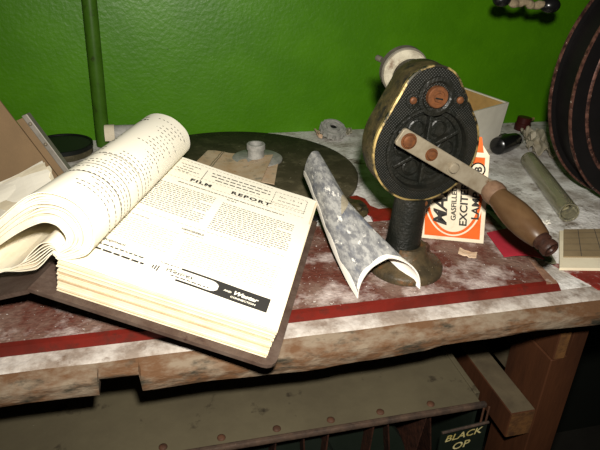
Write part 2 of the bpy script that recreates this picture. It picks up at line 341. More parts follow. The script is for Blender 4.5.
# legs: notched right front leg, rail, apron
def leg(x0, x1, y0, y1):
    bm = NB(); 
    prism(bm, [(x0, 0), (x1, 0), (x1, .832), (x0 + .020, .832), (x0 + .020, .7525), (x0, .7525)], lambda u, v, h: V((u, h, v)), y0, y1)
    bmesh.ops.bevel(bm, geom=bm.edges[:], offset=.0012, segments=1, affect='EDGES'); return bm
fin('leg', leg(.398, .4365, .409, .478), M['legwood'], bench)
fin('leg', leg(.398, .4365, .80, .846), M['legwood'], bench)
def yrail(name, x0, x1, z0, z1, y0, y1, lab, top):
    bm = NB(); v = box(bm, x0, x1, y0, y1, z0, z1)
    for f in bm.faces:
        c = f.calc_center_median(); f.normal_update()
        if abs(c.y - y0) < 1e-4: f.material_index = 1
        elif abs(c.z - z1) < 1e-4: f.material_index = 2
    bmesh.ops.bevel(bm, geom=bm.edges[:], offset=.0011, segments=1, affect='EDGES')
    return fin(name, bm, [M['legwood'], M['endgrain'], M['railwood']], bench, lab)
yrail('apron', .3985, .4135, .7535, .832, .408, .85, 'short apron beam under the top with a pale sawn end', 0)
yrail('stretcher', .3660, .3985, .6415, .6790, .4100, .86, 'low side stretcher with a pale sawn end and dusty top', 0)
bm = NB(); box(bm, .437, .452, .47, .86, .637, .679, .001); fin('stretcher', bm, M['railwood'], bench)
for xl in (-.86,):
    bm = NB(); box(bm, xl, xl + .045, .409, .455, 0, .832, .0015); fin('leg', bm, M['legwood'], bench)
    bm = NB(); box(bm, xl, xl + .045, .80, .846, 0, .832, .0015); fin('leg', bm, M['legwood'], bench)

# ------------------------------------------------------------------ film rack under the bench
TX, TY, TZ = .3108, .384, .73
rk = thing('film_rack', V((-.1, .56, 0)), 'long grey steel rack with dark upright slots standing under the workbench', 'rack')
bm = NB(); box(bm, -.80, TX - .006, TY + .006, .78, TZ - .005, TZ - .0008); 
fin('lid', bm, M['tray'], rk, 'flat grey brown steel lid with rust spots')
bm = NB(); box(bm, -.80, TX, TY, TY + .006, TZ - .0055, TZ, .0018); fin('lid_lip', bm, M['trayedge'], rk, 'rusty folded front lip of the lid')
bm = NB(); box(bm, TX - .006, TX, TY + .0165, .78, TZ - .012, TZ + .0012, .0008); fin('lid_flange', bm, M['tray'], rk)
for x in (-.18, -.126, -.072, -.018, .036, .0897, .1444, .1967, .2522):
    bm = NB(); lathe(bm, V((x, .397, TZ - .0012)), V((0, 0, 1)), [(.0042, 0), (.0040, .0012), (.0028, .0021), (.0006, .0025)], 14); fin('rivet', bm, M['rust'], rk, smooth=60)
bm = NB(); box(bm, -.80, TX - .002, .76, .778, .42, TZ - .006); fin('back_panel', bm, M['blackmetal'], rk)
bm = NB(); box(bm, TX - .006, TX - .002, TY + .012, .76, .42, TZ - .0125); fin('side_panel', bm, M['greenblack'], rk)
bm = NB(); box(bm, -.80, TX - .002, TY + .012, .778, .40, .42); fin('bottom_panel', bm, M['blackmetal'], rk)
bm = NB(); box(bm, -.80, -.796, TY + .012, .76, .42, TZ - .006); fin('side_panel', bm, M['greenblack'], rk)
for (xt, xb) in ((-.16, -.166), (-.13, -.124), (-.06, -.066), (-.035, -.029), (.024, .018), (.048, .054), (.0868, .083), (.1144, .119), (.140, .137), (.1876, .1845), (.2025, .212), (.2455, .2375), (.2490, .2595)):
    bm = NB(); a = V((xt, TY + .006, TZ - .008)); b_ = V((xb, TY + .006, TZ - .075)); c_ = V((xb + (xb - xt) * 3.0, TY + .006, TZ - .305))
    for p, q in ((a, b_), (b_, c_)):
        obox(bm, p, V((.0016, 0, 0)), q - p, V((0, .30, 0)))
    fin('slot_divider', bm, M['darkrust'], rk)
for x in (.15, .072):
    bm = NB(); lathe(bm, V((x, TY + .030, .64)), V((.15, 1, 0)), [(.0, 0), (.088, .0), (.088, .010), (.0, .010)], 40, cap=False); fin('stored_tin', bm, M['greenblack'], rk)
# label plate with painted words
pl0 = V((.2605, TY - .004, TZ - .0262)); pa = V((.0525, 0, .0045)); pb = V((.002, 0, -.09))
bm = NB(); obox(bm, pl0, pa, pb, V((0, .003, 0)), .0006); plate = fin('label_plate', bm, M['greenblack'], rk, 'dark hanging plate hand painted BLACK in yellow')
bm = NB(); tube(bm, [pl0 + V((0, -.0008, .0008)), pl0 + pa + V((0, -.0008, .0008))], .0016, 8); fin('plate_edge', bm, M['trayedge'], plate)
pe1 = pa.normalized(); pe2 = (-pb).normalized()
bm = NB()
add_text(bm, text_tris('BLACK', .0120, shear=.22, bold=.0002, sx=1.12), lambda x, y: pl0 + pe1 * (.0045 + x) - pe2 * (.0142 - y - x * .04) + V((0, -.0006, 0)))
add_text(bm, text_tris('OP', .0135, shear=.15, bold=.0002, sx=1.1), lambda x, y: pl0 + pe1 * (.0145 + x) - pe2 * (.0290 - y - x * .04) + V((0, -.0006, 0)))
fin('painted_words', bm, M['yellow'], plate, recalc=False)
bm = NB()
for p, q in (((.3055, -.003), (.3055, -.0265)), ((.3115, -.002), (.3115, -.024)), ((.3055, -.0265), (.3115, -.024))):
    tube(bm, [V((p[0], TY - .002, TZ + p[1])), V((q[0], TY - .002, TZ + q[1]))], .0011, 8)
fin('hinge_loop', bm, M['rust'], rk)

# ------------------------------------------------------------------ ledger / binder
K = 0.946
BO = CAM + (V((-.0833, .4144, .9272)) - CAM) * K
EX = V((.8982, -.3737, -.2314)); EY = V((.3932, .9185, .0428)); EN = V((.1966, -.1295, .9719))
EX.normalize(); EY.normalize(); EN.normalize()
W_, L_ = .1782, .2233; TH = .0290
def BK(u, v, n=0.0): return BO + (EX * u + EY * v + EN * n) * K
book = thing('ring_binder', BK(.09, .1, -TH - .004), 'thick open binder of printed cream sheets with its left half curled over', 'binder')
# cover board (right) with rounded corners, and left board falling to the bench
bm = NB()
cu0, cu1, cv0, cv1 = -.018, W_ + .0075, -.0085, L_ + .008
poly = [(cu0, cv0), (cu1 - .010, cv0)] + [(cu1 - .010 + .010 * math.sin(a), cv0 + .010 - .010 * math.cos(a)) for a in (.4, .8, 1.2)] + [(cu1, cv0 + .010), (cu1, cv1), (cu0, cv1)]
prism(bm, poly, BK, -TH - .0036, -TH - .0002)
fin('cover', bm, M['cover'], book, 'worn dark brown cover board under the page block')
bm = NB()
lo_ = [BK(cu0, v, -TH - .0036) for v in (cv0, cv1)]; fe = [BK(-.155, v, -TH - .02) for v in (cv0, cv1)]
for p in fe: p.z = .8655
for i, p in enumerate(fe): p.z = .8655 if p.y < .56 else .8625
G = [[lo_[0].lerp(lo_[1], j / 4).lerp(fe[0].lerp(fe[1], j / 4), i / 6) for j in range(5)] for i in range(7)]
sheet(bm, G, .0034)
for v in bm.verts: v.co.z = max(v.co.z, BT + .0003)
fin('cover', bm, M['cover'], book, 'left cover board sloping down to the bench')
# page block: strata of sheets
bm = NB(); z = -TH; k = 0
while z < -.0008:
    thin = k % 2 == 1
    h = random.uniform(.0002, .00042) if thin else random.uniform(.0006, .0013); h = min(h, -.0003 - z)
    if h <= 0: break
    j1, j2, j3, j4 = [random.uniform(-.0011, .0009) for _ in range(4)]; ins = .0007 if thin else 0
    g = (z + TH) / TH
    prism(bm, [(j1 + .0022 * (1 - g) + ins, j3 + ins), (W_ + j2 - .0018 * (1 - g) - ins, j3 + ins), (W_ + j2 - ins, L_ + j4), (j1 + ins, L_ + j4)], BK, z + .00003, z + h - .00003, 1 if thin else 0); z += h; k += 1
prism(bm, [(.006, .003), (W_ - .004, .003), (W_ - .004, L_ - .003), (.006, L_ - .003)], BK, -TH + .0002, -.0006)
fin('page_block', bm, [M['pageedge'], M['edgeline']], book, 'deep stack of cream sheets with uneven edges')
# top sheet, very slightly domed towards the fold
def topw(u, v):
    return .0006 + .0012 * math.exp(-(u / .05) ** 2) - .0016 * max(0, (u - W_ + .012) / .012) ** 2 * (1 if v > .17 else .5) + .0006 * noise.noise(V((u * 20, v * 14, 0)))
bm = NB(); G = [[BK(W_ * i / 40, L_ * j / 40, topw(W_ * i / 40, L_ * j / 40)) for j in range(41)] for i in range(41)]
sheet(bm, G, .0003); fin('top_sheet', bm, M['page'], book, 'top printed sheet headed FILM REPORT', smooth=30)
PG = lambda u, v, e=.00055: BK(u, v, topw(u, v) + e)
P1 = lambda u, v: PG(u, v)
bm = NB()
# heading
def put(s, u, v, size, sh=0.0, sp=1.0, bold=0.0, sx=1.0, mi=0, fn=P1, al='LEFT'):
    add_text(bm, text_tris(s, size, al, sh, sp, bold, sx), lambda x, y: fn(u + x, v + y), mi)
put('FILM', .0455, .1785, .0078, bold=.0004, sp=1.25, sx=1.25)
put('REPORT', .0900, .1795, .0080, bold=.0004, sp=1.28, sx=1.22)
def dashed(u0, u1, v, mi=1, d=.0026, g=.0016, h=.0006):
    u = u0
    while u < u1: quad(bm, P1, u, min(u + d, u1), v, v + h, mi); u += d + g
def vdashed(u, v0, v1, mi=1, d=.0026, g=.0016, h=.0007):
    v = v0
    while v < v1: quad(bm, P1, u, u + h, v, min(v + d, v1), mi); v += d + g
dashed(.016, .128, .2175, 2); dashed(.132, .168, .2135); dashed(.132, .168, .1845); dashed(.016, .170, .1765, 2); dashed(.016, .170, .1900, 2)
dashed(.132, .168, .188, 2)
vdashed(.132, .1845, .2135); vdashed(.168, .1845, .2135); quad(bm, P1, .0545, .0551, .184, .2115, 1)
for v, a, b in ((.209, .026, .048), (.203, .029, .041), (.197, .024, .049), (.192, .027, .040)): wordline(bm, P1, a, b, v, .0012, 1)
for v, a, b in ((.2085, .061, .127), (.2020, .062, .128), (.1955, .068, .118)): wordline(bm, P1, a, b, v, .0017, 0, (.003, .008), .0016)
put('No. 10 14', .138, .2035, .0048, mi=0, sp=1.3); wordline(bm, P1, .138, .162, .196, .0013, 2)
wordline(bm, P1, .036, .150, .1690, .0013, 1, (.002, .007), .0008); wordline(bm, P1, .090, .100, .1645, .0012, 0)
# two columns of body
def column(u0, u1, v1, v0, pitch, h, mi):
    v = v1
    while v > v0:
        wordline(bm, P1, u0, u1, v, h, mi, last=random.choice((1, 1, 1, .98, .8))); v -= pitch
column(.012, .080, .1600, .107, .0036, .0010, 1); column(.088, .165, .1560, .103, .0036, .0010, 1)
dashed(.010, .166, .0985, 1); 
wordline(bm, P1, .012, .038, .0885, .0010, 1); put('NEWSREELS', .068, .0905, .0040, bold=.00012, mi=0); wordline(bm, P1, .072, .090, .0865, .0008, 1)
column(.014, .070, .0815, .050, .0031, .0008, 2); column(.077, .165, .0790, .042, .0031, .0008, 2)
put('Equipment', .0145, .0400, .0052, sh=.3, bold=.0001, mi=0)
wordline(bm, P1, .014, .056, .0330, .0017, 0, (.002, .006)); wordline(bm, P1, .012, .060, .0255, .0024, 0, (.003, .008), .0013)
# advertisement block
def adP(u, v): return PG(u, v - (u - .09) * .045, .00075)
A0, A1, B0, B1 = .0885, .1660, .0185, .0365
poly = [(A0 + .003, B1), (A0 + .006, B1 - .0024)] + [(A0 + .0265, B1 - .0024)] + [(A0 + .0265 + .0085 * math.sin(a), (B0 + B1) / 2 + .0002 + .0064 * math.cos(a)) for a in [math.pi * i / 8 for i in range(1, 8)]] + [(A0 + .0265, B0 + .0024), (A0, B0 + .0024), (A0, B0)]
# bar drawn in strips so that it follows the sheet
def strip(u0, u1, vlo, vhi, mi=0):
    n = 6; 
    for i in range(n): quad(bm, adP, u0 + (u1 - u0) * i / n, u0 + (u1 - u0) * (i + 1) / n, vlo, vhi, mi)
strip(A0 + .034, A1, B0, B1); strip(A0, A0 + .034, B1 - .0024, B1); strip(A0, A0 + .034, B0, B0 + .0024)
for i in range(8):
    a = A0 + .026 + i * .001; q = math.sqrt(max(0, 1 - (i / 8) ** 2)) * .0066; m_ = (B0 + B1) / 2
    quad(bm, adP, a, a + .001, m_ + q, B1 - .0022, 0); quad(bm, adP, a, a + .001, B0 + .0022, m_ - q, 0)
ad2 = lambda u, v: adP(u, v) + EN * .0004
put('Westrex', .0760, .0262, .0068, sh=.45, fn=ad2, mi=0, bold=.00005); wordline(bm, ad2, .083, .116, .0225, .0012, 1)
wordline(bm, ad2, .070, .086, .0345, .0009, 1)
add_text(bm, text_tris('AND', .0030, bold=.00008), lambda x, y: ad2(.1275 + x, .0265 + y), 3)
add_text(bm, text_tris('Westar', .0068, shear=.35, bold=.00022), lambda x, y: ad2(.1350 + x, .0262 + y), 3)
add_text(bm, text_tris('CONNECTION', .0030, bold=.00008, sx=1.05), lambda x, y: ad2(.1345 + x, .0215 + y), 3)
for k in range(3): quad(bm, P1, .066 + k * .0022, .0672 + k * .0022, .0255 - k * .001, .030 + k * .0006, 1)
fin('print', bm, [M['ink'], M['inkgrey'], M['inkpale'], M['page']], book, recalc=False)

# curled sheaf: cross sections near (v=0) and far (v=L), outer and inner
def vv2(l): return [V((a, b, 0)) for a, b in l]
nearO = vv2([(.000, .001), (.0125, .0065), (.0241, .0160), (.0279, .029), (.0234, .0465), (.0097, .0572), (-.0086, .0580), (-.0246, .0495), (-.0462, .0225), (-.070, -.012), (-.092, -.034)])
farO = vv2([(.000, .001), (.0150, .0030), (.0245, .0090), (.0272, .0190), (.0205, .0335), (.0020, .0430), (-.0195, .0395), (-.0355, .0190), (-.0425, -.004), (-.052, -.022), (-.070, -.036)])
nearI = vv2([(-.003, .004), (.0012, .0115), (.0052, .0170), (.0068, .0222), (.0040, .0280), (-.0020, .0325), (-.0105, .0320), (-.0195, .0265), (-.0345, .0120), (-.055, -.012), (-.080, -.036)])
farI = vv2([(-.003, .004), (.003, .0085), (.007, .0120), (.0085, .0165), (.0040, .0225), (-.0040, .0255), (-.0130, .0220), (-.0225, .0120), (-.0310, -.006), (-.043, -.024), (-.062, -.038)])
def sheaf(t, lay, s):
    """t: 0..1 along spine, lay: 0 outer..1 inner, s: 0..1 along the sheet"""
    a = interp(nearO, s).lerp(interp(nearI, s), lay); b = interp(farO, s).lerp(interp(farI, s), lay)
    return a.lerp(b, t)
def SF(s, t, lay=0.0, off=0.0):
    p = sheaf(t, lay, s); v = L_ * t
    if off:
        d = sheaf(t, lay, min(s + .01, 1)) - sheaf(t, lay, max(s - .01, 0)); d.normalize(); p = p + V((d.y, -d.x, 0)) * off
    return BK(p.x, v, p.y)
NL = 15
bm = NB()
for k in range(1, NL + 1):
    lay = k / NL; t0 = random.uniform(-.004, .018); t1 = 1 - random.uniform(-.002, .012); jig = random.uniform(-.01, .01)
    smax = 1.0 - .12 * random.random() 
    G = [[SF(smax * i / 44, t0 + (t1 - t0) * j / 8, min(1, max(0, lay + jig * .6 + .012 * math.sin(i * .5 + k)))) for j in range(9)] for i in range(45)]
    sheet(bm, G, .00125)
fin('curled_sheets', bm, M['pagecurl'], book, 'sheaf of browned cream sheets bent over in a roll', smooth=50)
bm = NB(); G = [[SF(i / 60, j / 12, 0.0) for j in range(13)] for i in range(61)]
sheet(bm, G, .0006); fin('outer_sheet', bm, M['page'], book, 'printed sheet on the outside of the roll', smooth=60)
# loose inner sheets that drape out to the left
bm = NB()
for k in range(7):
    q = vv2([(.001, .010 - .0010 * k), (-.004 , .0165 - .002 * k), (-.012, .0125 - .0035 * k), (-.020, .001 - .003 * k), (-.030 - .002 * k, -.015 - .002 * k), (-.046 - .003 * k, -.029 - .0007 * k), (-.066 - .003 * k, -.0365 + .0002 * k)])
    t0 = random.uniform(-.012, .02)
    G = [[(lambda p: BK(p.x, L_ * (t0 + .95 * j / 6), p.y + .0014 * noise.noise(V((p.x * 90, j * .8, k * 3)))))(interp(q, i / 24)) for j in range(7)] for i in range(25)]
    sheet(bm, G, .0007)
fin('inner_sheets', bm, M['pagecurl'], book, 'crumpled loose sheets inside the roll', smooth=50)
# print on the roll: rows follow the curve
bm = NB()
def rollp(s, v): return SF(s, v / L_, 0.0, .0008)
def rollrow(v, s0, s1, h, mi, gap=.005, wl=(.006, .02)):
    s = s0
    while s < s1:
        e = min(s + random.uniform(*wl), s1); quad(bm, rollp, s, e, v, v + h, mi, 2); s = e + gap
v = .206
while v > .150:
    rollrow(v, random.uniform(.34, .42), random.uniform(.46, .54), .0011, random.choice((0, 1, 1)), .012, (.006, .016))
    if random.random() < .35: rollrow(v, .58, .64, .0011, 1, .012)
    v -= .0074
rollrow(.196, .57, .62, .0018, 0)
while v > .098:
    rollrow(v, random.uniform(.30, .40), random.uniform(.42, .54), .0011, random.choice((0, 1)), .010, (.006, .016)); 
    if random.random() < .6: rollrow(v - .001, .61, .67, .0010, 1, .012)
    v -= .0062
while v > .020:
    rollrow(v, random.choice((.22, .26, .40)), random.uniform(.50, .68), .0010, random.choice((1, 1, 0)), .009, (.008, .02)); v -= .0056
for v in (.090, .064, .046): rollrow(v, .20, .68, .0007, 1, .0005, (.04, .08))
fin('print', bm, [M['ink'], M['inkgrey']], book, recalc=False)

# ------------------------------------------------------------------ papers and box at the far left
bx = thing('box_file', V((-.18, .70, BZ)), 'open brown board box file with grey metal edging, left of the curled binder', 'box file')
A_ = V((-.1261, .66, .9199)); B_ = V((-.1589 - .004, .672, .985)); D_ = V((-.1767, .66, .8988))
d1 = (D_ - A_); up_ = (B_ - A_)
nrm = d1.cross(up_).normalized()
if nrm.y > 0: nrm = -nrm
bm = NB(); o_ = A_ + d1 * 0 - up_ * .75
obox(bm, o_, d1 * 3.0, up_ * 2.6, -nrm * .003, .0006)
for v in bm.verts: v.co.z = max(v.co.z, BZ + .0008)
fin('board', bm, M['manila'], bx, 'plain brown inner face of the leaning board')
bm = NB(); e_ = -d1.normalized()
obox(bm, A_ - up_ * .70 - nrm * .003 + e_ * .0075, e_ * .0065, up_ * 1.40, -nrm * .014, .001)
fin('metal_edging', bm, M['greyedge'], bx, 'grey metal strip with small rivets')
bm = NB(); obox(bm, A_ - up_ * .6 - nrm * .0035, e_ * .0075, up_ * 1.27, -nrm * .012); fin('side_wall', bm, M['manila'], bx)
for q in (.20, .55):
    bm = NB(); lathe(bm, A_ + up_ * q + e_ * .0105 + nrm * -.0025, nrm, [(.0022, 0), (.0016, .0015), (.0003, .002)], 10); fin('rivet', bm, M['steel'], bx, smooth=60)
# loose papers lying in front of it
pp = thing('paper_bundle', V((-.16, .60, BZ)), 'bundle of torn pale cream papers between box file and curled binder', 'papers')
P0 = V((-.1255, .640, .9262)); PD = V((-.1765, .640, .9010)); PR = V((-.1060, .575, .9040))
for k in range(5):
    bm = NB(); du = (PD - P0) * 2.4; dv = PR - P0; q = 4 - k
    off = e_ * (.0035 * q * (1 if q % 2 else .6)) + V((0, -.0045 * q, -.0016 * q)); rot = -.10 * q
    nn = 14
    def pt(i, j):
        u = i / nn; v = j / nn
        p = P0 + du * u + dv * v * 1.15 + off + dv * (u * rot)
        if i == 0: p = p + e_ * (.0035 * noise.noise(V((v * 9, k * 3.1, 0))))
        p.z += .003 * noise.noise(V((u * 3, v * 3, k))) - .010 * v * v; p.z = max(p.z, BZ + .0235 + .0012 * k); return p
    sheet(bm, [[pt(i, j) for j in range(nn + 1)] for i in range(nn + 1)], .0008)
    fin('sheet', bm, M['page'] if k % 2 == 0 else M['creamlight'], pp)
bm = NB(); obox(bm, V((-.32, .562, BZ + .0004)), V((.175, 0, 0)), V((.0, .085, 0)), V((0, 0, .022)), .001); fin('lower_sheets', bm, M['pageedge'], pp)

# black can by the wall
cn = thing('black_tin', V((-.137, .850, BZ)), 'round black tin against the green wall behind the box file', 'tin')
bm = NB(); lathe(bm, V((-.137, .850, BZ)), V((0, 0, 1)), [(.0415, 0), (.0425, .001), (.0425, .0125), (.0415, .0135)], 40); fin('tin_body', bm, M['disc'], cn, smooth=40)
bm = NB(); ringlathe(bm, V((-.137, .850, BZ + .0135)), V((0, 0, 1)), [(.0435, -.004), (.0435, .002), (.0420, .0026), (.0405, .0015), (.0405, -.001)], 48); lathe(bm, V((-.137, .850, BZ + .0128)), V((0, 0, 1)), [(.0408, 0), (.0408, .0012)], 40); fin('tin_lid', bm, M['blackmetal'], cn, smooth=40)
# curled scrap behind the roll
def crumple(name, c, size, label, cat, m, amp=.35, seed=0, squash=1.0, group=None):
    bm = NB(); bmesh.ops.create_icosphere(bm, subdivisions=4, radius=1.0)
    for v in bm.verts:
        p = v.co.copy(); d = 1 + amp * noise.noise(p * 1.6 + V((seed, 0, 0))) + amp * .6 * abs(noise.noise(p * 3.7 + V((0, seed, 0))))
        v.co = V((p.x * size[0] * d, p.y * size[1] * d, p.z * size[2] * d))
    zmin = min(v.co.z for v in bm.verts)
    for v in bm.verts: v.co += c + V((0, 0, -zmin))
    return tag(fin(name, bm, m, smooth=25), label, cat, group)
cs = thing('torn_label_roll', V((-.060, .862, BZ)), 'small torn curl of tan and silver paper beside the pipe behind the roll', 'paper scrap')
bm = NB(); G = [[V((-.070 + .036 * j / 8, .862 + .0115 * math.cos(a) , BZ + .0200 + .0145 * math.sin(a))) + V((.003 * noise.noise(V((j, i * .5, 0))), 0, 0)) for j in range(9)] for i, a in enumerate([math.pi * (-.35 + 1.6 * q / 18) for q in range(19)])]
sheet(bm, G, .0012); fin('silver_curl', bm, M['zinc'], cs, smooth=50)
bm = NB(); G = [[V((-.076 + .014 * j / 5, .861 + .0125 * math.cos(a), BZ + .0205 + .0155 * math.sin(a))) for j in range(6)] for a in [math.pi * (-.40 + 1.5 * q / 18) for q in range(19)]]
sheet(bm, G, .0010); fin('tan_band', bm, M['boxwhite'], cs, smooth=50)

# ------------------------------------------------------------------ dark disc and things on it
DC = V((.1010, .7340, BZ + .0003)); DR = .1665
dc = tag(fin('rewind_plate', (lambda b: (lathe(b, DC, V((0, 0, 1)), [(DR - .0015, 0), (DR, .001), (DR, .0052), (DR - .0012, .0062), (.02, .0062)], 96), b)[1])(NB()), M['disc'], smooth=40), 'large flat dark round plate lying on the bench by the wall', 'plate')
DT = BZ + .0067
hb = thing('flanged_hub', V((.1355, .768, DT)), 'dusty grey metal hub with a round flange standing on the dark plate', 'hub')
bm = NB(); c0 = V((.1355, .768, DT)); lathe(bm, c0, V((0, 0, 1)), [(.0360, 0), (.0360, .0020), (.0345, .0030), (.004, .0034)], 40); fin('flange', bm, M['zinc'], hb, smooth=35)
bm = NB(); lathe(bm, c0 + V((-.002, 0, .003)), V((0, 0, 1)), [(.0125, 0), (.0118, .004), (.0118, .012), (.0132, .0125), (.0132, .0195), (.0122, .0205), (.0098, .0205), (.0096, .013), (.001, .013)], 36); fin('collar', bm, M['zinc'], hb, smooth=35)
# wallet of stained card
wl = thing('card_folder', V((.105, .735, DT)), 'stained tan card folder lying on the dark plate above the binder', 'folder')
def wp(a, b, c_, d, u, v): return (a.lerp(b, u)).lerp(d.lerp(c_, u), v)
wa, wb, wc, wd = V((.0380, .740, DT)), V((.118, .655, DT)), V((.1640, .7640, DT)), V((.0691, .8073, DT))
def card(fn, th, n=16): 
    b = NB(); sheet(b, [[fn(i / n, j / n) for j in range(n + 1)] for i in range(n + 1)], th); return b
fin('lower_leaf', card(lambda u, v: wp(wa, V((.141, .672, DT)), V((.166, .762, DT)), V((.072, .803, DT)), u, v) + V((0, 0, .0006 + .0008 * abs(noise.noise(V((u * 3, v * 3, 1)))))), .0008), M['wallet'], wl, smooth=40)
fin('upper_leaf', card(lambda u, v: wp(wa, wb, V((.158, .765, DT)), wd, u, v) + V((0, 0, .0022 + .006 * max(0, u - .7) / .3 * (1 - v * .3) + .0012 * noise.noise(V((u * 4, v * 3, 5))))), .0009), M['wallet'], wl, smooth=40)
bm = NB()
for q in (.22, .25):
    G = [[wp(wa, wb, V((.158, .765, DT)), wd, q + .012 * i + .01 * noise.noise(V((j * .5, q * 9, 0))), .15 + .85 * j / 14) + V((0, 0, .0036)) for j in range(15)] for i in range(2)]
    sheet(bm, G, .0003)
fin('green_smear', bm, M['walletgreen'], wl)

# toothed washer near the wall
gw = thing('toothed_wheel', V((.277, .872, BZ)), 'small dusty grey toothed wheel lying on the bench against the wall', 'gear')
ga = V((.06, -.42, 1)).normalized(); gc = V((.278, .868, BZ + .0130))
bm = NB(); pr = []
a, b, c_ = frame(ga); n = 60
for h in (-.004, .004):
    pr.append([bm.verts.new(gc + c_ * h + (a * math.cos(2 * math.pi * i / n) + b * math.sin(2 * math.pi * i / n)) * (.0212 + .0010 * (1 if (i // 2) % 2 else -1))) for i in range(n)])
inn = []
for h in (-.004, .004): inn.append([bm.verts.new(gc + c_ * h + (a * math.cos(2 * math.pi * i / n) + b * math.sin(2 * math.pi * i / n)) * .0055) for i in range(n)])
for i in range(n):
    j = (i + 1) % n
    bm.faces.new((pr[0][i], pr[0][j], pr[1][j], pr[1][i])); bm.faces.new((inn[0][j], inn[0][i], inn[1][i], inn[1][j]))
    bm.faces.new((pr[1][i], pr[1][j], inn[1][j], inn[1][i])); bm.faces.new((pr[0][j], pr[0][i], inn[0][i], inn[0][j]))
fin('toothed_ring', bm, M['zinc'], gw)
bm = NB(); ringlathe(bm, gc + ga * .004, ga, [(.0115, 0), (.0115, .0035), (.0062, .0035), (.0062, 0)], 28); fin('boss', bm, M['zinc'], gw, smooth=35)
bm = NB(); ringlathe(bm, gc + ga * .004, ga, [(.0198, -.001), (.0195, .0022), (.0168, .0022), (.0160, -.001)], 40); fin('rim', bm, M['zinc'], gw, smooth=35)
bm = NB(); lathe(bm, gc + ga * .0006, ga, [(.0060, 0), (.0060, .0036)], 20); fin('bore', bm, M['blackmetal'], gw)
def flake(name, pts, z, th, label, cat, m, lift=.004, seed=0):
    bm = NB(); a, b_, c_, d = [V((p[0], p[1], z)) for p in pts]; n = 8
    sheet(bm, [[wp(a, b_, c_, d, i / n, j / n) + V((0, 0, th + lift * abs(noise.noise(V((i * .4, j * .4, seed)))) + lift * .5 * ((i / n - .5) ** 2 * 4))) for j in range(n + 1)] for i in range(n + 1)], th)
    return tag(fin(name, bm, m, smooth=45), label, cat)
flake('paper_scrap', [(.250, .862), (.262, .858), (.266, .892), (.254, .895)], BZ, .0008, 'torn buff paper scrap just left of the grey toothed wheel', 'paper scrap', M['scrapfawn'], .012, 2)
flake('paper_scrap', [(.300, .872), (.312, .868), (.316, .892), (.304, .896)], BZ, .0008, 'torn pale paper scrap just right of the grey toothed wheel', 'paper scrap', M['foil'], .010, 5)

# ------------------------------------------------------------------ rewinder
F = .982
YF = .437
def rw(x, z, y=YF): return V((x * F + .0035, y, 1.16 - (1.16 - z) * F - .0035))
rb = V((.2255, .4445, BT))
rwd = thing('film_rewinder', rb, 'black cast iron hand cranked film rewinder bolted upright on the red board', 'film rewinder')
bm = NB(); lathe(bm, rb, V((0, 0, 1)), [(.0350, 0), (.0362, .001), (.0362, .0055), (.0345, .0078), (.0290, .0098), (.0230, .0135), (.0190, .019), (.0170, .027)], 56)
fin('base', bm, M['base'], rwd, 'round rusty flanged base', smooth=40)
bm = NB(); lathe(bm, rb + V((-.004, .003, .020)), V((.06, .02, 1)), [(.0180, 0), (.0164, .01), (.0157, .03), (.0154, .056)], 40); fin('post', bm, M['castiron'], rwd, smooth=40)
bm = NB()
lathe(bm, V((.2500, .4570, BT + .0075)), V((0, 0, 1)), [(.0058, 0), (.0056, .0085), (.0044, .0100)], 6); lathe(bm, V((.2500, .4570, BT + .005)), V((0, 0, 1)), [(.0078, 0), (.0078, .0035)], 24)
fin('bolt', bm, M['rust'], rwd)
bm = NB(); lathe(bm, V((.2010, .4560, BT + .0075)), V((0, 0, 1)), [(.0058, 0), (.0056, .0085), (.0044, .0100)], 6); fin('bolt', bm, M['rust'], rwd)
# case outline: hull of two circles
cb = V((.2283, .9945)); rbig = .0508; ct = V((.2265, 1.0390)); rsm = .0292
def teardrop(grow=0.0, n=72):
    R1, R2 = rbig + grow, rsm + grow
    d = ct - cb; D = d.length; ang = math.atan2(d.y, d.x); al = math.acos((R1 - R2) / D); out = []
    for i in range(n):
        a = ang + al + (2 * math.pi - 2 * al) * i / (n - 1); out.append((cb.x + R1 * math.cos(a), cb.y + R1 * math.sin(a)))
    for i in range(n // 2):
        a = ang - al + 2 * al * i / (n // 2 - 1); out.append((ct.x + R2 * math.cos(a), ct.y + R2 * math.sin(a)))
    # even resample
    o2 = []
    tot = out + [out[0]]; ls = [0]
    for p, q in zip(tot, tot[1:]): ls.append(ls[-1] + math.hypot(q[0] - p[0], q[1] - p[1]))
    N_ = 120
    for k in range(N_):
        s = ls[-1] * k / N_; i = max(j for j in range(len(ls) - 1) if ls[j] <= s); f = (s - ls[i]) / max(1e-9, ls[i + 1] - ls[i])
        o2.append((tot[i][0] + (tot[i + 1][0] - tot[i][0]) * f, tot[i][1] + (tot[i + 1][1] - tot[i][1]) * f))
    return o2
def loft(bm, secs, cap0=True, cap1=True):
    rs = [[bm.verts.new(rw(x, z, y)) for x, z in teardrop(g)] for g, y in secs]
    for p, q in zip(rs, rs[1:]):
        for i in range(len(p)): bm.faces.new((p[i], p[(i + 1) % len(p)], q[(i + 1) % len(p)], q[i]))
    if cap0: bm.faces.new(rs[0])
    if cap1: bm.faces.new(rs[-1])
bm = NB(); loft(bm, [(-.014, YF + .0345), (-.004, YF + .0335), (-.0005, YF + .031), (.0, YF + .028), (.0, YF + .0035), (-.0008, YF + .0022), (-.002, YF + .0022), (-.0022, YF + .0125)], True, True)
gcase = fin('gear_case', bm, M['casting'], rwd, 'drop shaped gear case', smooth=35)
bm = NB()
rs = [[bm.verts.new(rw(x, z, y)) for x, z in teardrop(g)] for g, y in ((.0002, YF + .004), (.0004, YF + .0006), (-.0012, YF), (-.0016, YF + .004))]
for p, q in zip(rs, rs[1:] + rs[:1]):
    for i in range(len(p)): bm.faces.new((p[i], p[(i + 1) % len(p)], q[(i + 1) % len(p)], q[i]))
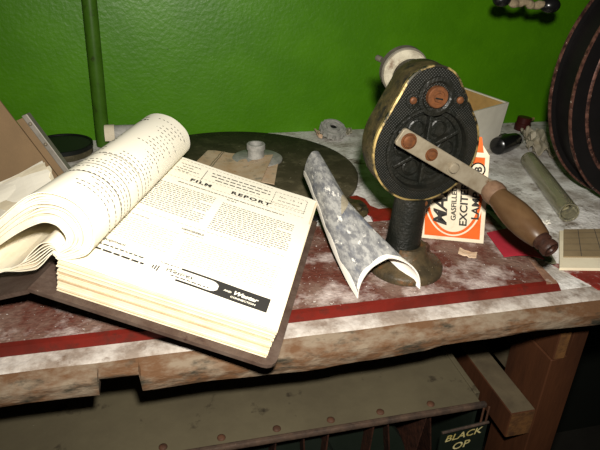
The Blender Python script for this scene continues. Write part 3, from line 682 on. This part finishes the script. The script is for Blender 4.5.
fin('rim', bm, M['brass'], gcase, 'worn brassy rim of the case', smooth=35)
# front plate with round opening
hc = V((.2287, .9935)); hr = .0368
def plate():
    bm = NB(); O_ = teardrop(-.0016); N_ = len(O_)
    inn = []
    for x, z in O_:
        a = math.atan2(z - hc.y, x - hc.x); inn.append((hc.x + hr * math.cos(a), hc.y + hr * math.sin(a)))
    rows = [[bm.verts.new(rw(x, z, YF + .0004)) for x, z in O_], [bm.verts.new(rw(x, z, YF + .0004)) for x, z in inn],
            [bm.verts.new(rw(hc.x + (x - hc.x) * .985, hc.y + (z - hc.y) * .985, YF + .0085)) for x, z in inn]]
    for p, q in zip(rows, rows[1:]):
        for i in range(N_): bm.faces.new((p[i], p[(i + 1) % N_], q[(i + 1) % N_], q[i]))
    rr = [bm.verts.new(rw(x, z, YF + .009)) for x, z in O_]
    for i in range(N_): bm.faces.new((rows[0][i], rr[i], rr[(i + 1) % N_], rows[0][(i + 1) % N_]))
    return bm
fp = fin('front_plate', plate(), M['knurl'], gcase, 'black knurled front plate with a round opening')
ya = V((0, -1, 0))
bm = NB(); ringlathe(bm, rw(hc.x, hc.y, YF), ya, [(hr * F + .0028, -.001), (hr * F + .0024, .0012), (hr * F + .0002, .0014), (hr * F - .0006, -.006), (hr * F + .001, -.006)], 64); fin('opening_ring', bm, M['castiron'], fp, smooth=40)
# spoked wheel inside
bm = NB(); lathe(bm, rw(hc.x, hc.y, YF + .0098), ya, [(.0352, -.001), (.0352, .0012), (.001, .0012)], 56); sw = fin('web', bm, M['castiron'], gcase, 'recessed black six spoke web', smooth=30)
bm = NB(); ringlathe(bm, rw(hc.x, hc.y, YF + .0086), ya, [(.0354, -.001), (.0354, .004), (.0318, .004), (.0310, -.001)], 56)
lathe(bm, rw(hc.x, hc.y, YF + .0086), ya, [(.0100, -.001), (.0100, .0070), (.0085, .0080), (.001, .0080)], 30)
fin('web_ring', bm, M['castiron'], gcase, smooth=35)
for k in range(6):
    a = math.radians(90 + 60 * k - 2); c0 = rw(hc.x, hc.y, YF + .0086); d = V((math.cos(a), 0, math.sin(a))); s = V((-math.sin(a), 0, math.cos(a)))
    bm = NB(); obox(bm, c0 + d * .008 - s * .0017, d * .0250, s * .0034, ya * .0068, .0009); fin('spoke', bm, M['castiron'], gcase)
    a += math.radians(30); d = V((math.cos(a), 0, math.sin(a)))
    bm = NB(); ringlathe(bm, c0 + d * .0205, ya, [(.0080, -.001), (.0080, .0022), (.0068, .0028), (.0056, -.001)], 26); fin('round_boss', bm, M['castiron'], gcase, smooth=40)
# upper bearing with slotted plug and screws
uc = rw(.2297, 1.0420, YF)
bm = NB(); ringlathe(bm, uc, ya, [(.0168, -.001), (.0165, .0018), (.0135, .0022), (.0118, .0006), (.0118, -.001)], 40); fin('bearing_ring', bm, M['castiron'], gcase, smooth=40)
bm = NB(); lathe(bm, uc, ya, [(.0092, -.001), (.0092, .0040), (.0084, .0050), (.0058, .0050), (.0056, .0042), (.0040, .0042), (.0036, .0056), (.0008, .0058)], 36); pg = fin('bearing_plug', bm, M['screw'], gcase, 'rusty orange slotted plug', smooth=35)
bm = NB(); obox(bm, uc + V((-.0034, -.0062, -.0006)), V((.0068, 0, -.0012)), V((0, .001, 0)), V((.0002, 0, .0012))); fin('slot', bm, M['blackmetal'], pg)
for x, z in ((.2090, 1.0390), (.2530, 1.0380)):
    bm = NB(); ringlathe(bm, rw(x, z, YF), ya, [(.0068, -.001), (.0066, .001), (.0048, .0012), (.0046, -.001)], 24); fin('screw_ring', bm, M['castiron'], gcase, smooth=40)
    bm = NB(); lathe(bm, rw(x, z, YF), ya, [(.0031, -.001), (.0031, .0010), (.0024, .0016), (.0004, .0018)], 18); fin('screw', bm, M['screw'], gcase, smooth=50)
bm = NB(); lathe(bm, rw(.2335, .9415, YF + .014), ya, [(.0085, 0), (.0085, .012), (.0070, .0135), (.001, .0135)], 28); fin('lug', bm, M['castiron'], gcase, smooth=40)
bm = NB(); lathe(bm, rw(.2335, .9410, YF + .0005), ya, [(.0032, 0), (.0028, .0016), (.0004, .002)], 14); fin('screw', bm, M['screw'], gcase, smooth=50)
# spindle housing and film wheel behind
sc_ = rw(.2290, 1.0420, YF + .030); wc = V((.2318, .512, 1.0450)); ax = (wc - sc_)
Lh = ax.length
bm = NB(); lathe(bm, sc_, ax, [(.0255, 0), (.0215, .010), (.0185, .018), (.0170, Lh - .016), (.0120, Lh - .010)], 40); fin('spindle_housing', bm, M['casting'], rwd, smooth=35)
bm = NB(); lathe(bm, wc - ax.normalized() * .006, ax, [(.0120, -.004), (.0130, -.0030), (.0140, 0), (.0198, .0005), (.0215, .002), (.0217, .0040), (.001, .0040)], 44); wheel = fin('film_wheel', bm, M['wheel'], rwd, 'dusty pale driving wheel behind the case', smooth=30)
bm = NB(); lathe(bm, wc - ax.normalized() * .0018, ax, [(.0217, 0), (.0229, .0008), (.0229, .0085), (.0215, .0100), (.001, .0080)], 44); fin('wheel_rim', bm, M['wheelrim'], wheel, smooth=35)
bm = NB(); lathe(bm, wc + ax.normalized() * .004 + V((-.0235, .004, .010)), V((-.6, .7, .25)), [(.0028, -.002), (.0028, .003), (.0022, .004)], 14); fin('drive_pin', bm, M['wheelrim'], wheel, smooth=40)
# crank arm
YA = YF - .013
a0 = V((.1945, YA, 1.0120)); a1 = V((.2895, YA, .9570)); 
ad = (a1 - a0).normalized(); as_ = ya.cross(ad).normalized()
bm = NB(); La = (a1 - a0).length + .012; hw = .0080
poly = [(0.001, -hw)] + [(La, -hw), (La, hw)] + [(.001, hw), (-.0008, hw - .002), (-.0008, -hw + .002)]
prism(bm, poly, lambda u, v, h: a0 + ad * u + as_ * v + V((0, h, 0)), -.0018, .0018)
bmesh.ops.bevel(bm, geom=bm.edges[:], offset=.0006, segments=1, affect='EDGES')
arm = fin('crank_arm', bm, M['steel'], rwd, 'flat dull steel crank arm with three bolts')
for q, r_, m_ in ((.0090, .0056, 'rust'), (.0350, .0043, 'rust'), (.0610, .0050, 'steel')):
    bm = NB(); c0 = a0 + ad * q + ya * .0015
    ringlathe(bm, c0, ya, [(r_ + .0016, 0), (r_ + .0014, .0008), (r_, .0008), (r_, 0)], 28)
    lathe(bm, c0, ya, [(r_, 0), (r_, .0022), (r_ * .8, .0034), (r_ * .3, .0037)], 28 if m_ == 'steel' else 18); fin('bolt', bm, M[m_ if m_ != 'rust' else 'screw'], arm, smooth=40)
bm = NB(); lathe(bm, a0 + ad * .042 + V((0, .0015, 0)), V((0, 1, 0)), [(.0072, 0), (.0072, .018)], 24); fin('crank_shaft', bm, M['castiron'], rwd, smooth=40)
# handle
h0 = a1 + V((0, -.0018, 0)); h1 = V((.3025, .3455, .9370)); hd = h1 - h0; HL = hd.length
bm = NB(); lathe(bm, h0, hd, [(.0098, -.002), (.0112, .003), (.0108, .008), (.0098, .011)], 32); fin('ferrule', bm, M['ferrule'], rwd, 'pinkish worn collar of the handle', smooth=40)
bm = NB(); lathe(bm, h0, hd, [(.0098, .0105), (.0103, .016), (.0117, .024), (.0128, .034), (.0130, .042), (.0122, .052), (.0106, .061), (.0092, .067), (.0082, .0685)], 36); fin('handle', bm, M['woodhandle'], rwd, 'turned brown handle grip', smooth=40)
bm = NB(); lathe(bm, h0, hd, [(.0066, .067), (.0078, .0685), (.0080, .0720), (.0060, .0732), (.0060, .0752), (.0076, .0762), (.0078, .0800), (.0066, .0818), (.0066, HL - .001), (.0058, HL), (.0040, HL), (.0034, HL - .0015), (.0005, HL - .0015)], 30); fin('handle_end', bm, M['darkrust'], rwd, 'dark rusty end nut of the handle', smooth=35)

# ------------------------------------------------------------------ curled photographic paper
Lp = [V((.1620, .4010, BT + .0008)), V((.1560, .437, .8820)), V((.1540, .480, .8960)), V((.1550, .530, .9080)), V((.1558, .580, .9172))]
Tp = [V((.1925, .4120, .9010)), V((.1840, .452, .9130)), V((.1725, .500, .9240)), V((.1690, .540, .9360)), V((.1680, .580, .9440))]
Rp = [V((.2240, .4050, BT + .0008)), V((.2015, .440, .8865)), V((.1870, .500, .8990)), V((.1800, .540, .9110)), V((.1770, .582, .9220))]
def cpap(u, v):
    l, t_, r_ = interp(Lp, v), interp(Tp, v), interp(Rp, v)
    if u < .5:
        a = u / .5 * math.pi / 2; p = t_ + (l - t_) * (1 - math.sin(a)); q = l + (t_ - l) * (1 - math.cos(a)) ; 
        return V((l.x + (t_.x - l.x) * (1 - math.cos(a)), l.y + (t_.y - l.y) * (u / .5), l.z + (t_.z - l.z) * math.sin(a)))
    a = (1 - u) / .5 * math.pi / 2
    return V((r_.x + (t_.x - r_.x) * (1 - math.cos(a)), r_.y + (t_.y - r_.y) * ((1 - u) / .5), r_.z + (t_.z - r_.z) * math.sin(a)))
bm = NB(); sheet(bm, [[cpap(i / 36, j / 40) + V((0, 0, .0012 * noise.noise(V((i * .18, j * .14, 2))))) for j in range(41)] for i in range(37)], .0007, 1, 0)
pc = fin('curled_photo_sheet', bm, [M['paperback'], M['photo']], smooth=50)
tag(pc, 'curled sheet of dusty blue grey glossy paper bent into an arch before the rewinder', 'paper')

def cp2(u, v):
    p = cpap(u, v) + V((0, 0, .0012 * noise.noise(V((u * 36 * .18, v * 40 * .14, 2))))); du = cpap(min(1, u + .01), v) - cpap(max(0, u - .01), v); dv = cpap(u, min(1, v + .01)) - cpap(u, max(0, v - .01))
    return p + du.cross(dv).normalized() * .0007
bm = NB(); sheet(bm, [[cp2(.085 * i / 4 * (.6 + .4 * abs(math.sin(j * .31))), j / 40) for j in range(41)] for i in range(5)], .0004); fin('white_margin', bm, M['paperback'], pc, 'white left margin', smooth=50)
bm = NB(); sheet(bm, [[cp2(.08 + .9 * i / 30, .030 * j / 3 * (.6 + .4 * abs(math.sin(i * .4)))) for j in range(4)] for i in range(31)], .0004); fin('white_margin', bm, M['paperback'], pc, 'white front margin', smooth=50)
bm = NB(); sheet(bm, [[cp2(.36 + .34 * i / 12, .40 + .13 * (i / 12) + (j / 3 - .5) * .07 * math.sin(math.pi * (i + .4) / 12.8)) for j in range(4)] for i in range(13)], .0004); fin('worn_fold', bm, M['foil'], pc, 'pale worn fold', smooth=50)

# ------------------------------------------------------------------ lamp carton
b0 = V((.2665, .4988, BT)); bw = V((.0619, -.0246, 0)); tilt = math.radians(3)
e1 = bw.normalized(); en = V((-e1.y, e1.x, 0)); 
e3 = (V((0, 0, 1)) * math.cos(tilt) + en * math.sin(tilt) - e1 * .105).normalized(); e2 = (en * math.cos(tilt) - V((0, 0, 1)) * math.sin(tilt))
BW, BH, BD = .0672, .0985, .044
b0.z = BT + BD * math.sin(tilt) * .0 + .0002
lb = thing('lamp_carton', b0 + e1 * BW / 2 + en * .01, 'cream and orange exciter lamp carton standing behind the rewinder', 'carton')
bm = NB(); obox(bm, b0, e1 * BW, e2 * BD, e3 * BH, .0008)
for v in bm.verts: v.co.z = max(v.co.z, BT)
fin('carton', bm, M['boxwhite'], lb)
def bf(x, y, h=.0003): return b0 + e1 * x + e3 * y - e2 * h
def btop(x, y, h=.0003): return b0 + e3 * BH + e1 * x + e2 * y + e3 * h
bm = NB()
m0 = .0045
# orange corners: panel minus ellipse, drawn as strips
ec = (BW * .50, BH * .52); ea, eb_ = BW * .455, BH * .46
NS = 40
def seg_strip(fn, x0, x1, y0, y1, c, a_, b_, mi=0):
    for i in range(NS):
        xa = x0 + (x1 - x0) * i / NS; xb = x0 + (x1 - x0) * (i + 1) / NS
        def yy(x):
            q = 1 - ((x - c[0]) / a_) ** 2; return b_ * math.sqrt(q) if q > 0 else 0
        for s in (-1, 1):
            A = [fn(xa, c[1] + s * yy(xa)), fn(xb, c[1] + s * yy(xb)), fn(xb, y1 if s > 0 else y0), fn(xa, y1 if s > 0 else y0)]
            try: bm.faces.new([bm.verts.new(p) for p in A]).material_index = mi
            except ValueError: pass
seg_strip(bf, m0, BW - m0, m0, BH - m0 * .7, ec, ea, eb_)
def ering(fn, c, a_, b_, w_, mi=0, n=56):
    for i in range(n):
        t0, t1 = 2 * math.pi * i / n, 2 * math.pi * (i + 1) / n
        P_ = [fn(c[0] + (a_ - d) * math.cos(t), c[1] + (b_ - d) * math.sin(t)) for t, d in ((t0, 0), (t1, 0), (t1, w_), (t0, w_))]
        bm.faces.new([bm.verts.new(p) for p in P_]).material_index = mi
ering(bf, ec, ea - .0018, eb_ - .0018, .0030)
fin('orange_print', bm, M['orange'], lb, recalc=False)
# letters, read upwards
bm = NB()
def vt(s, x, y, size, **k): add_text(bm, text_tris(s, size, **k), lambda a, b: bf(x - b, y + a, .0006))
vt('MAZDA', .0270, .0170, .0195, bold=.0005, shear=.25, sx=1.10)
vt('GASFILLED', .0365, .0240, .0072, bold=.00018, sx=1.12)
vt('EXCITER', .0480, .0185, .0108, bold=.0003, sx=1.16)
vt('LAMP', .0600, .0270, .0108, bold=.0003, sx=1.16)
# small round badge at upper right
bc = (BW * .84, BH * .84)
badge = lambda x, y: bf(x, y, .0009)
for i in range(5): ering(badge, bc, .0074 - i * .0001, .0074 - i * .0001, .0011, 0, 28)
fin('black_lettering', bm, M['ink'], lb, recalc=False)
bm = NB(); f_ = [bm.verts.new(bf(bc[0] + .0068 * math.cos(a), bc[1] + .0068 * math.sin(a), .0007)) for a in [2 * math.pi * i / 28 for i in range(28)]]; bm.faces.new(f_); fin('badge', bm, M['boxwhite'], lb, recalc=False)
bm = NB(); add_text(bm, text_tris('B', .010, align='CENTER', bold=.0004), lambda a, b: bf(bc[0] - b + .0035, bc[1] + a, .0010)); fin('badge_letter', bm, M['ink'], lb, recalc=False)
bm = NB(); seg_strip(btop, .004, BW - .004, .003, BD - .002, (BW * .62, BD * .5), BW * .22, BD * .33); ering(btop, (BW * .62, BD * .5), BW * .16, BD * .24, .002); fin('top_print', bm, M['orange'], lb, recalc=False)

f0 = b0 + e3 * BH; fd = (e3 * .9 + e2 * .42 - e1 * .10).normalized()
bm = NB(); prism(bm, [(.001, 0), (BW - .001, 0), (BW - .012, .0215), (.010, .0215)], lambda u, v, h: f0 + e1 * u + fd * v - e2 * h, 0, .0007); fin('flap', bm, M['boxwhite'], lb)
bm = NB(); fl0 = lambda u, v: f0 + e1 * u + fd * v - e2 * .0011
seg_strip(fl0, .010, BW - .006, .002, .018, (BW * .62, .011), .013, .0058); ering(fl0, (BW * .62, .011), .009, .0042, .0016); fin('flap_print', bm, M['orange'], lb, recalc=False)

# ------------------------------------------------------------------ white open carton by the wall
ZT = BZ + .072
C1 = V((.5394, .7870, ZT)); C2 = V((.5165, .8870, ZT)); C4 = V((.4430, .7500, ZT)) 
d12 = C2 - C1; d14 = C4 - C1
d14 = (d14 - d12 * (d14.dot(d12) / d12.length_squared)) * 1.0
C4 = C1 + d14 + d12 * -.25; C3 = C4 + d12
wcx = thing('open_carton', (C1 + C3) / 2 - V((0, 0, .072)), 'open off white carton with brown lining against the wall behind the rewinder', 'carton')
cen = (C1 + C3) / 2
def walls(sc0, th, zb, zt):
    o = [cen + (p - cen) * sc0 for p in (C1, C2, C3, C4)]; i_ = [cen + (p - cen) * (sc0 - th) for p in (C1, C2, C3, C4)]
    return [V((cen.x + (p.x - cen.x) * .90, cen.y + (p.y - cen.y) * .90, zb)) for p in o], [V((p.x, p.y, zt)) for p in o], [V((p.x, p.y, zt)) for p in i_], [V((p.x, p.y, zb)) for p in i_]
bm = NB(); L4 = walls(1.0, .06, BZ + .0004, ZT)
vs4 = [[bm.verts.new(p) for p in r_] for r_ in L4]
for p, q in zip(vs4, vs4[1:]):
    for i in range(4): bm.faces.new((p[i], p[(i + 1) % 4], q[(i + 1) % 4], q[i]))
bm.faces.new(vs4[0][::-1]); fin('carton_walls', bm, M['cartonout'], wcx)
bm = NB(); L4 = walls(.935, .03, BZ + .002, ZT - .002); vs4 = [[bm.verts.new(p) for p in r_] for r_ in L4]
for p, q in zip(vs4, vs4[1:]):
    for i in range(4): bm.faces.new((p[i], p[(i + 1) % 4], q[(i + 1) % 4], q[i]))
bm.faces.new(vs4[-1]); fin('lining', bm, M['kraft'], wcx, 'brown board lining')

# ------------------------------------------------------------------ bits on the right of the bench
bc0 = V((.6240, .858, BZ + .0011))
rc = thing('maroon_cap', bc0, 'small maroon bakelite cap standing on the bench by the wall', 'cap')
bm = NB(); lathe(bm, bc0, V((.08, 0, 1)), [(.0128, 0), (.0135, .001), (.0135, .012), (.0122, .013), (.0122, .0225), (.0112, .0235), (.001, .0235)], 32); fin('cap_body', bm, M['maroon'], rc, smooth=35)
bm = NB(); obox(bm, bc0 + V((.0125, -.004, .016)), V((.007, 0, .003)), V((0, .004, 0)), V((-.001, 0, .004)), .0006); fin('tab', bm, M['brass'], rc)
p0 = V((.5060, .7480, BZ + .0145)); p1 = V((.5680, .7800, BZ + .0145)); pdv = p1 - p0; PL = pdv.length
pk = thing('black_plug', (p0 + p1) / 2 - V((0, 0, .0125)), 'glossy black plastic plug lying on the bench beside the open carton', 'plug')
bm = NB(); lathe(bm, p0, pdv, [(.0095, 0), (.0132, .003), (.0142, .010), (.0142, .030), (.0130, .040), (.0110, .056), (.0085, PL - .008)], 30); fin('plug_body', bm, M['blackplastic'], pk, smooth=40)
bm = NB(); obox(bm, p0.lerp(p1, .35) + V((-.008, -.004, .0105)), pdv.normalized() * .018, V((-.003, .008, 0)), V((0, 0, .003)), .001); fin('ridge', bm, M['castiron'], pk)
bm = NB(); lathe(bm, p1 - pdv.normalized() * .008, pdv, [(.0078, 0), (.0078, .006), (.0055, .0085), (.001, .0088)], 24); fin('metal_tip', bm, M['chrome'], pk, 'pale metal tip', smooth=40)
# glass tube
g0 = V((.5277, .6927, BZ + .0123)); g1 = V((.4692, .5216, BZ + .0123)); gv = g1 - g0; GL = gv.length
gt = thing('glass_tube', (g0 + g1) / 2 - V((0, 0, .0118)), 'murky olive glass tube lying on the bench left of the reel', 'glass tube')
bm = NB(); ringlathe(bm, g0, gv, [(.0116, 0), (.0116, GL), (.0100, GL), (.0100, .002)], 32); lathe(bm, g0, gv, [(.0116, -.001), (.0116, .003)], 32); fin('tube', bm, M['glass'], gt, smooth=40)
bm = NB(); lathe(bm, g0, gv, [(.0097, .004), (.0097, GL * .86), (.0085, GL * .87)], 28); fin('contents', bm, M['vialfill'], gt, smooth=40)
bm = NB(); ringlathe(bm, g0 + gv * .985, gv, [(.0116, 0), (.0119, .001), (.0117, .003), (.0103, .003), (.0103, 0)], 32); fin('tube_lip', bm, M['glass'], gt, smooth=40)
# crumpled pale paper by the reel
def crump():
    bm = NB(); a, b_, c_, d = V((.560, .742, BZ + .004)), V((.592, .716, BZ + .004)), V((.612, .800, BZ + .012)), V((.584, .806, BZ + .012)); n = 22
    sheet(bm, [[wp(a, b_, c_, d, i / n, j / n) + V((.004 * noise.noise(V((i * .5, j * .4, 7))), 0, .006 + .013 * abs(noise.noise(V((i * .20, j * .17, 1)))) + .007 * math.sin(i * .55 + j * .1))) for j in range(n + 1)] for i in range(n + 1)], .0008)
    mz = min(v.co.z for v in bm.verts)
    for v in bm.verts: v.co.z += BZ + .0003 - mz
    return bm
tag(fin('crumpled_paper', crump(), M['foil'], smooth=20), 'crumpled pale waste paper between the glass tube and the reel', 'paper scrap')
crumple('cork_lump', V((.602, .712, BZ)), (.011, .009, .008), 'small tan lump lying beside the crumpled waste paper', 'scrap', M['scrapfawn'], .3, 3)
# crimson paper and grey card
bm = NB(); a, b_, c_, d = V((.3445, .4950, BT)), V((.3345, .4430, BT)), V((.3740, .4310, BT)), V((.3830, .5050, BZ + .0075)); n = 14
sheet(bm, [[wp(a, b_, c_, d, i / n, j / n) + V((0, 0, .0012 + .0035 * math.sin(math.pi * j / n) * (i / n))) for j in range(n + 1)] for i in range(n + 1)], .0006)
tag(fin('crimson_paper', bm, M['pink'], smooth=40), 'folded crimson red paper under the crank handle', 'paper')
flake('grey_card', [(.3740, .4300), (.3845, .4260), (.4120, .5050), (.3900, .5080)], BT - .0035, .0012, 'narrow grey green card strip beside the crimson paper', 'card', M['greycard'], .002, 3)
# beige notebook
nb = thing('beige_notebook', V((.45, .45, BZ)), 'beige notebook with faint ruled lines at the right end of the bench', 'notebook')
na, nbv, nc, nd = V((.3870, .4225, BZ)), V((.520, .395, BZ)), V((.555, .480, BZ)), V((.4400, .4960, BZ))
bm = NB(); hexa(bm, [na + V((0, 0, .0008)), nbv + V((0, 0, .0008)), nc + V((0, 0, .0005)), nd + V((0, 0, .0005)), na + V((0, 0, .004)), nbv + V((0, 0, .004)), nc + V((0, 0, .004)), nd + V((0, 0, .004))]); fin('pages', bm, M['creamlight'], nb)
na2 = na.lerp(nd, .25).lerp(nbv.lerp(nc, .25), .03); nb2 = nbv.lerp(nc, .25); nd2 = nd.lerp(nc, .04)
bm = NB(); hexa(bm, [p + V((0, 0, .0040)) for p in (na2, nb2, nc, nd2)] + [p + V((0, 0, .0055)) for p in (na2, nb2, nc, nd2)]); fin('front_leaf', bm, M['cream'], nb, 'brownish front leaf with thin ruled lines')
bm = NB()
for q in (.2, .42, .64, .84): 
    A, B = na2.lerp(nd2, q), nb2.lerp(nc, q); s = (nd2 - na2) * .008
    bm.faces.new([bm.verts.new(p + V((0, 0, .0058))) for p in (A, B, B + s, A + s)])
for q in (.15, .33):
    A, B = na2.lerp(nb2, q), nd2.lerp(nc, q); s = (nb2 - na2) * .006
    bm.faces.new([bm.verts.new(p + V((0, 0, .0058))) for p in (A, B, B + s, A + s)])
fin('ruled_lines', bm, M['inkgrey'], nb, recalc=False)
# red fragment, teal scraps, chips
bm = NB()
FP = [(.2290, .6275), (.2390, .6300), (.2470, .6180), (.2445, .5960), (.2520, .5850), (.2680, .5880), (.2760, .5720), (.2560, .5580), (.2430, .5520), (.2360, .5600), (.2380, .5750), (.2330, .5870), (.2240, .5930), (.2255, .6100)]
prism(bm, FP, lambda u, v, h: V((u, v, h)), BZ + .0002, BZ + .0040)
bmesh.ops.bevel(bm, geom=[e for e in bm.edges if all(v.co.z > BZ + .003 for v in e.verts)], offset=.0010, segments=2, affect='EDGES')
tag(fin('red_fragment', bm, M['redplastic']), 'flat broken red painted piece on the bench behind the rewinder post', 'scrap')
bm = NB(); lathe(bm, V((.1680, .5730, BZ + .005)), V((.35, .9, 0)), [(.0048, 0), (.0050, .002), (.0050, .020), (.0035, .022)], 14); tk = fin('small_connector', bm, M['blackplastic'], smooth=40)
tag(tk, 'small black connector with a teal ring by the right page corner', 'connector')
bm = NB(); ringlathe(bm, V((.1715, .5820, BZ + .005)), V((.35, .9, 0)), [(.0052, 0), (.0056, .001), (.0056, .004), (.0050, .004)], 18); fin('teal_ring', bm, M['teal'], tk, 'teal plastic ring', smooth=40)
flake('teal_scrap', [(.2100, .600), (.2155, .598), (.2170, .616), (.2120, .618)], BZ, .0008, 'tiny teal plastic scrap left of the red broken piece', 'scrap', M['teal'], .006, 1)
flake('card_chip', [(.2890, .4560), (.3030, .4440), (.3090, .4530), (.2960, .4660)], BT, .0012, 'small fawn and white card chip before the lamp carton', 'card scrap', M['scrapfawn'], .003, 4)
flake('plaster_flake', [(.4320, .5180), (.4400, .5130), (.4440, .5220), (.4370, .5260)], BZ, .0015, 'tiny white flake on the bench above the beige notebook', 'flake', M['paperback'], .004, 6)
bm = NB(); tube(bm, [V((.383, .585, BZ + .0035)), V((.392, .570, BZ + .0035)), V((.3985, .552, BZ + .0035)), V((.4035, .533, BZ + .0040)), V((.412, .518, BZ + .0035))], .0034, 10)
tag(fin('green_cable', bm, M['greencable'], smooth=50), 'short length of green cable lying behind the crank handle', 'cable')
bm = NB(); G = [[V((.418 + .016 * math.cos(a) + .0012 * j, .555 + .050 * math.sin(a), BZ + .0005 + .006 * j)) for j in range(2)] for a in [(-.7 + 1.5 * q / 14) for q in range(15)]]
sheet(bm, G, .0008); tag(fin('paper_strip', bm, M['creamlight'], smooth=50), 'thin curved pale paper strip standing on edge behind the crank handle', 'paper strip')
crumple('brown_lump', V((.2120, .5800, BZ)), (.022, .017, .010), 'mottled brown crumpled lump on the bench behind the rewinder gear case', 'scrap', M['casting'], .35, 9)

# ------------------------------------------------------------------ film reel
RC = V((.6045, .54, 1.0184)); RR = .1573
rl = thing('film_reel', V((RC.x, .56, BZ)), 'large black film reel with rusty rims standing on edge at the right', 'film reel')
def flange(name, y, sgn):
    bm = NB(); o = V((RC.x, y, RC.z)); axr = V((0, 1, 0))
    ringlathe(bm, o, axr, [(RR - .001, -.0007), (RR - .001, .0007), (.1340, .0007), (.1340, -.0007)], 128)
    # hub disc and three spokes
    ringlathe(bm, o, axr, [(.062, -.0007), (.062, .0007), (.010, .0007), (.010, -.0007)], 64)
    for k in range(3):
        a = math.radians(20 + 120 * k); d = V((math.cos(a), 0, math.sin(a))); s = V((-math.sin(a), 0, math.cos(a)))
        obox(bm, o + d * .058 - s * .022 + V((0, -.0007, 0)), d * .078, s * .044, V((0, .0014, 0)))
    fl_ = fin(name, bm, M['reel'], rl)
    bm = NB(); ringlathe(bm, o, axr, [(RR - .0022, -.0016), (RR, -.0016), (RR + .0004, 0), (RR, .0016), (RR - .0022, .0016)], 128); fin('outer_rim', bm, M['reelrim'], fl_, smooth=40)
    bm = NB(); ringlathe(bm, o, axr, [(.1362, -.0022), (.1376, -.0010), (.1376, .0010), (.1340, .0010), (.1330, -.0010), (.1345, -.0024)], 128); fin('window_rim', bm, M['reelrim'], fl_, smooth=40)
flange('flange', RC.y, -1); flange('flange', RC.y + .038, 1)
bm = NB(); lathe(bm, V((RC.x, RC.y + .001, RC.z)), V((0, 1, 0)), [(.149, 0), (.149, .036)], 80); fin('wound_film', bm, M['reel'], rl, smooth=40)

# ------------------------------------------------------------------ wall fitting at the top
WFY = .66
ws = thing('wall_fitting', V((.46, WY, 1.10)), 'dark wall bracket arm ending in a pale cord wrapped bar with black knobs, top right', 'wall fitting')
q0, q1 = V((.4150, WFY, 1.0935)), V((.4790, WFY, 1.0885))
bm = NB(); lathe(bm, V((.447, WY, 1.125)), V((0, -1, 0)), [(.022, 0), (.020, .006), (.008, .008)], 24); fin('wall_plate', bm, M['blackmetal'], ws, smooth=35)
bm = NB(); tube(bm, [V((.447, WY - .004, 1.125)), V((.447, .80, 1.127)), V((.447, .70, 1.122)), V((.447, .668, 1.112)), V((.447, WFY, 1.095))], .0055, 14); fin('bracket_arm', bm, M['blackmetal'], ws, smooth=50)
bm = NB(); pts = [q0.lerp(q1, i / 20) + V((0, .0015 * math.sin(i), .0018 * math.sin(i * .8))) for i in range(21)]
tube(bm, pts, [.0046 + .0010 * math.sin(i * 1.7) for i in range(21)], 12); fin('cord_wrap', bm, M['cord'], ws, 'dirty pale cord wrapped bar', smooth=50)
for c_, r_ in ((q0 + V((-.001, 0, .002)), .0100), (q1 + V((.003, 0, .001)), .0112)):
    bm = NB(); bmesh.ops.create_uvsphere(bm, u_segments=20, v_segments=12, radius=r_)
    for v in bm.verts: v.co = V((v.co.x * 1.15, v.co.y, v.co.z * .85)) + c_
    fin('knob', bm, M['blackplastic'], ws, smooth=60)
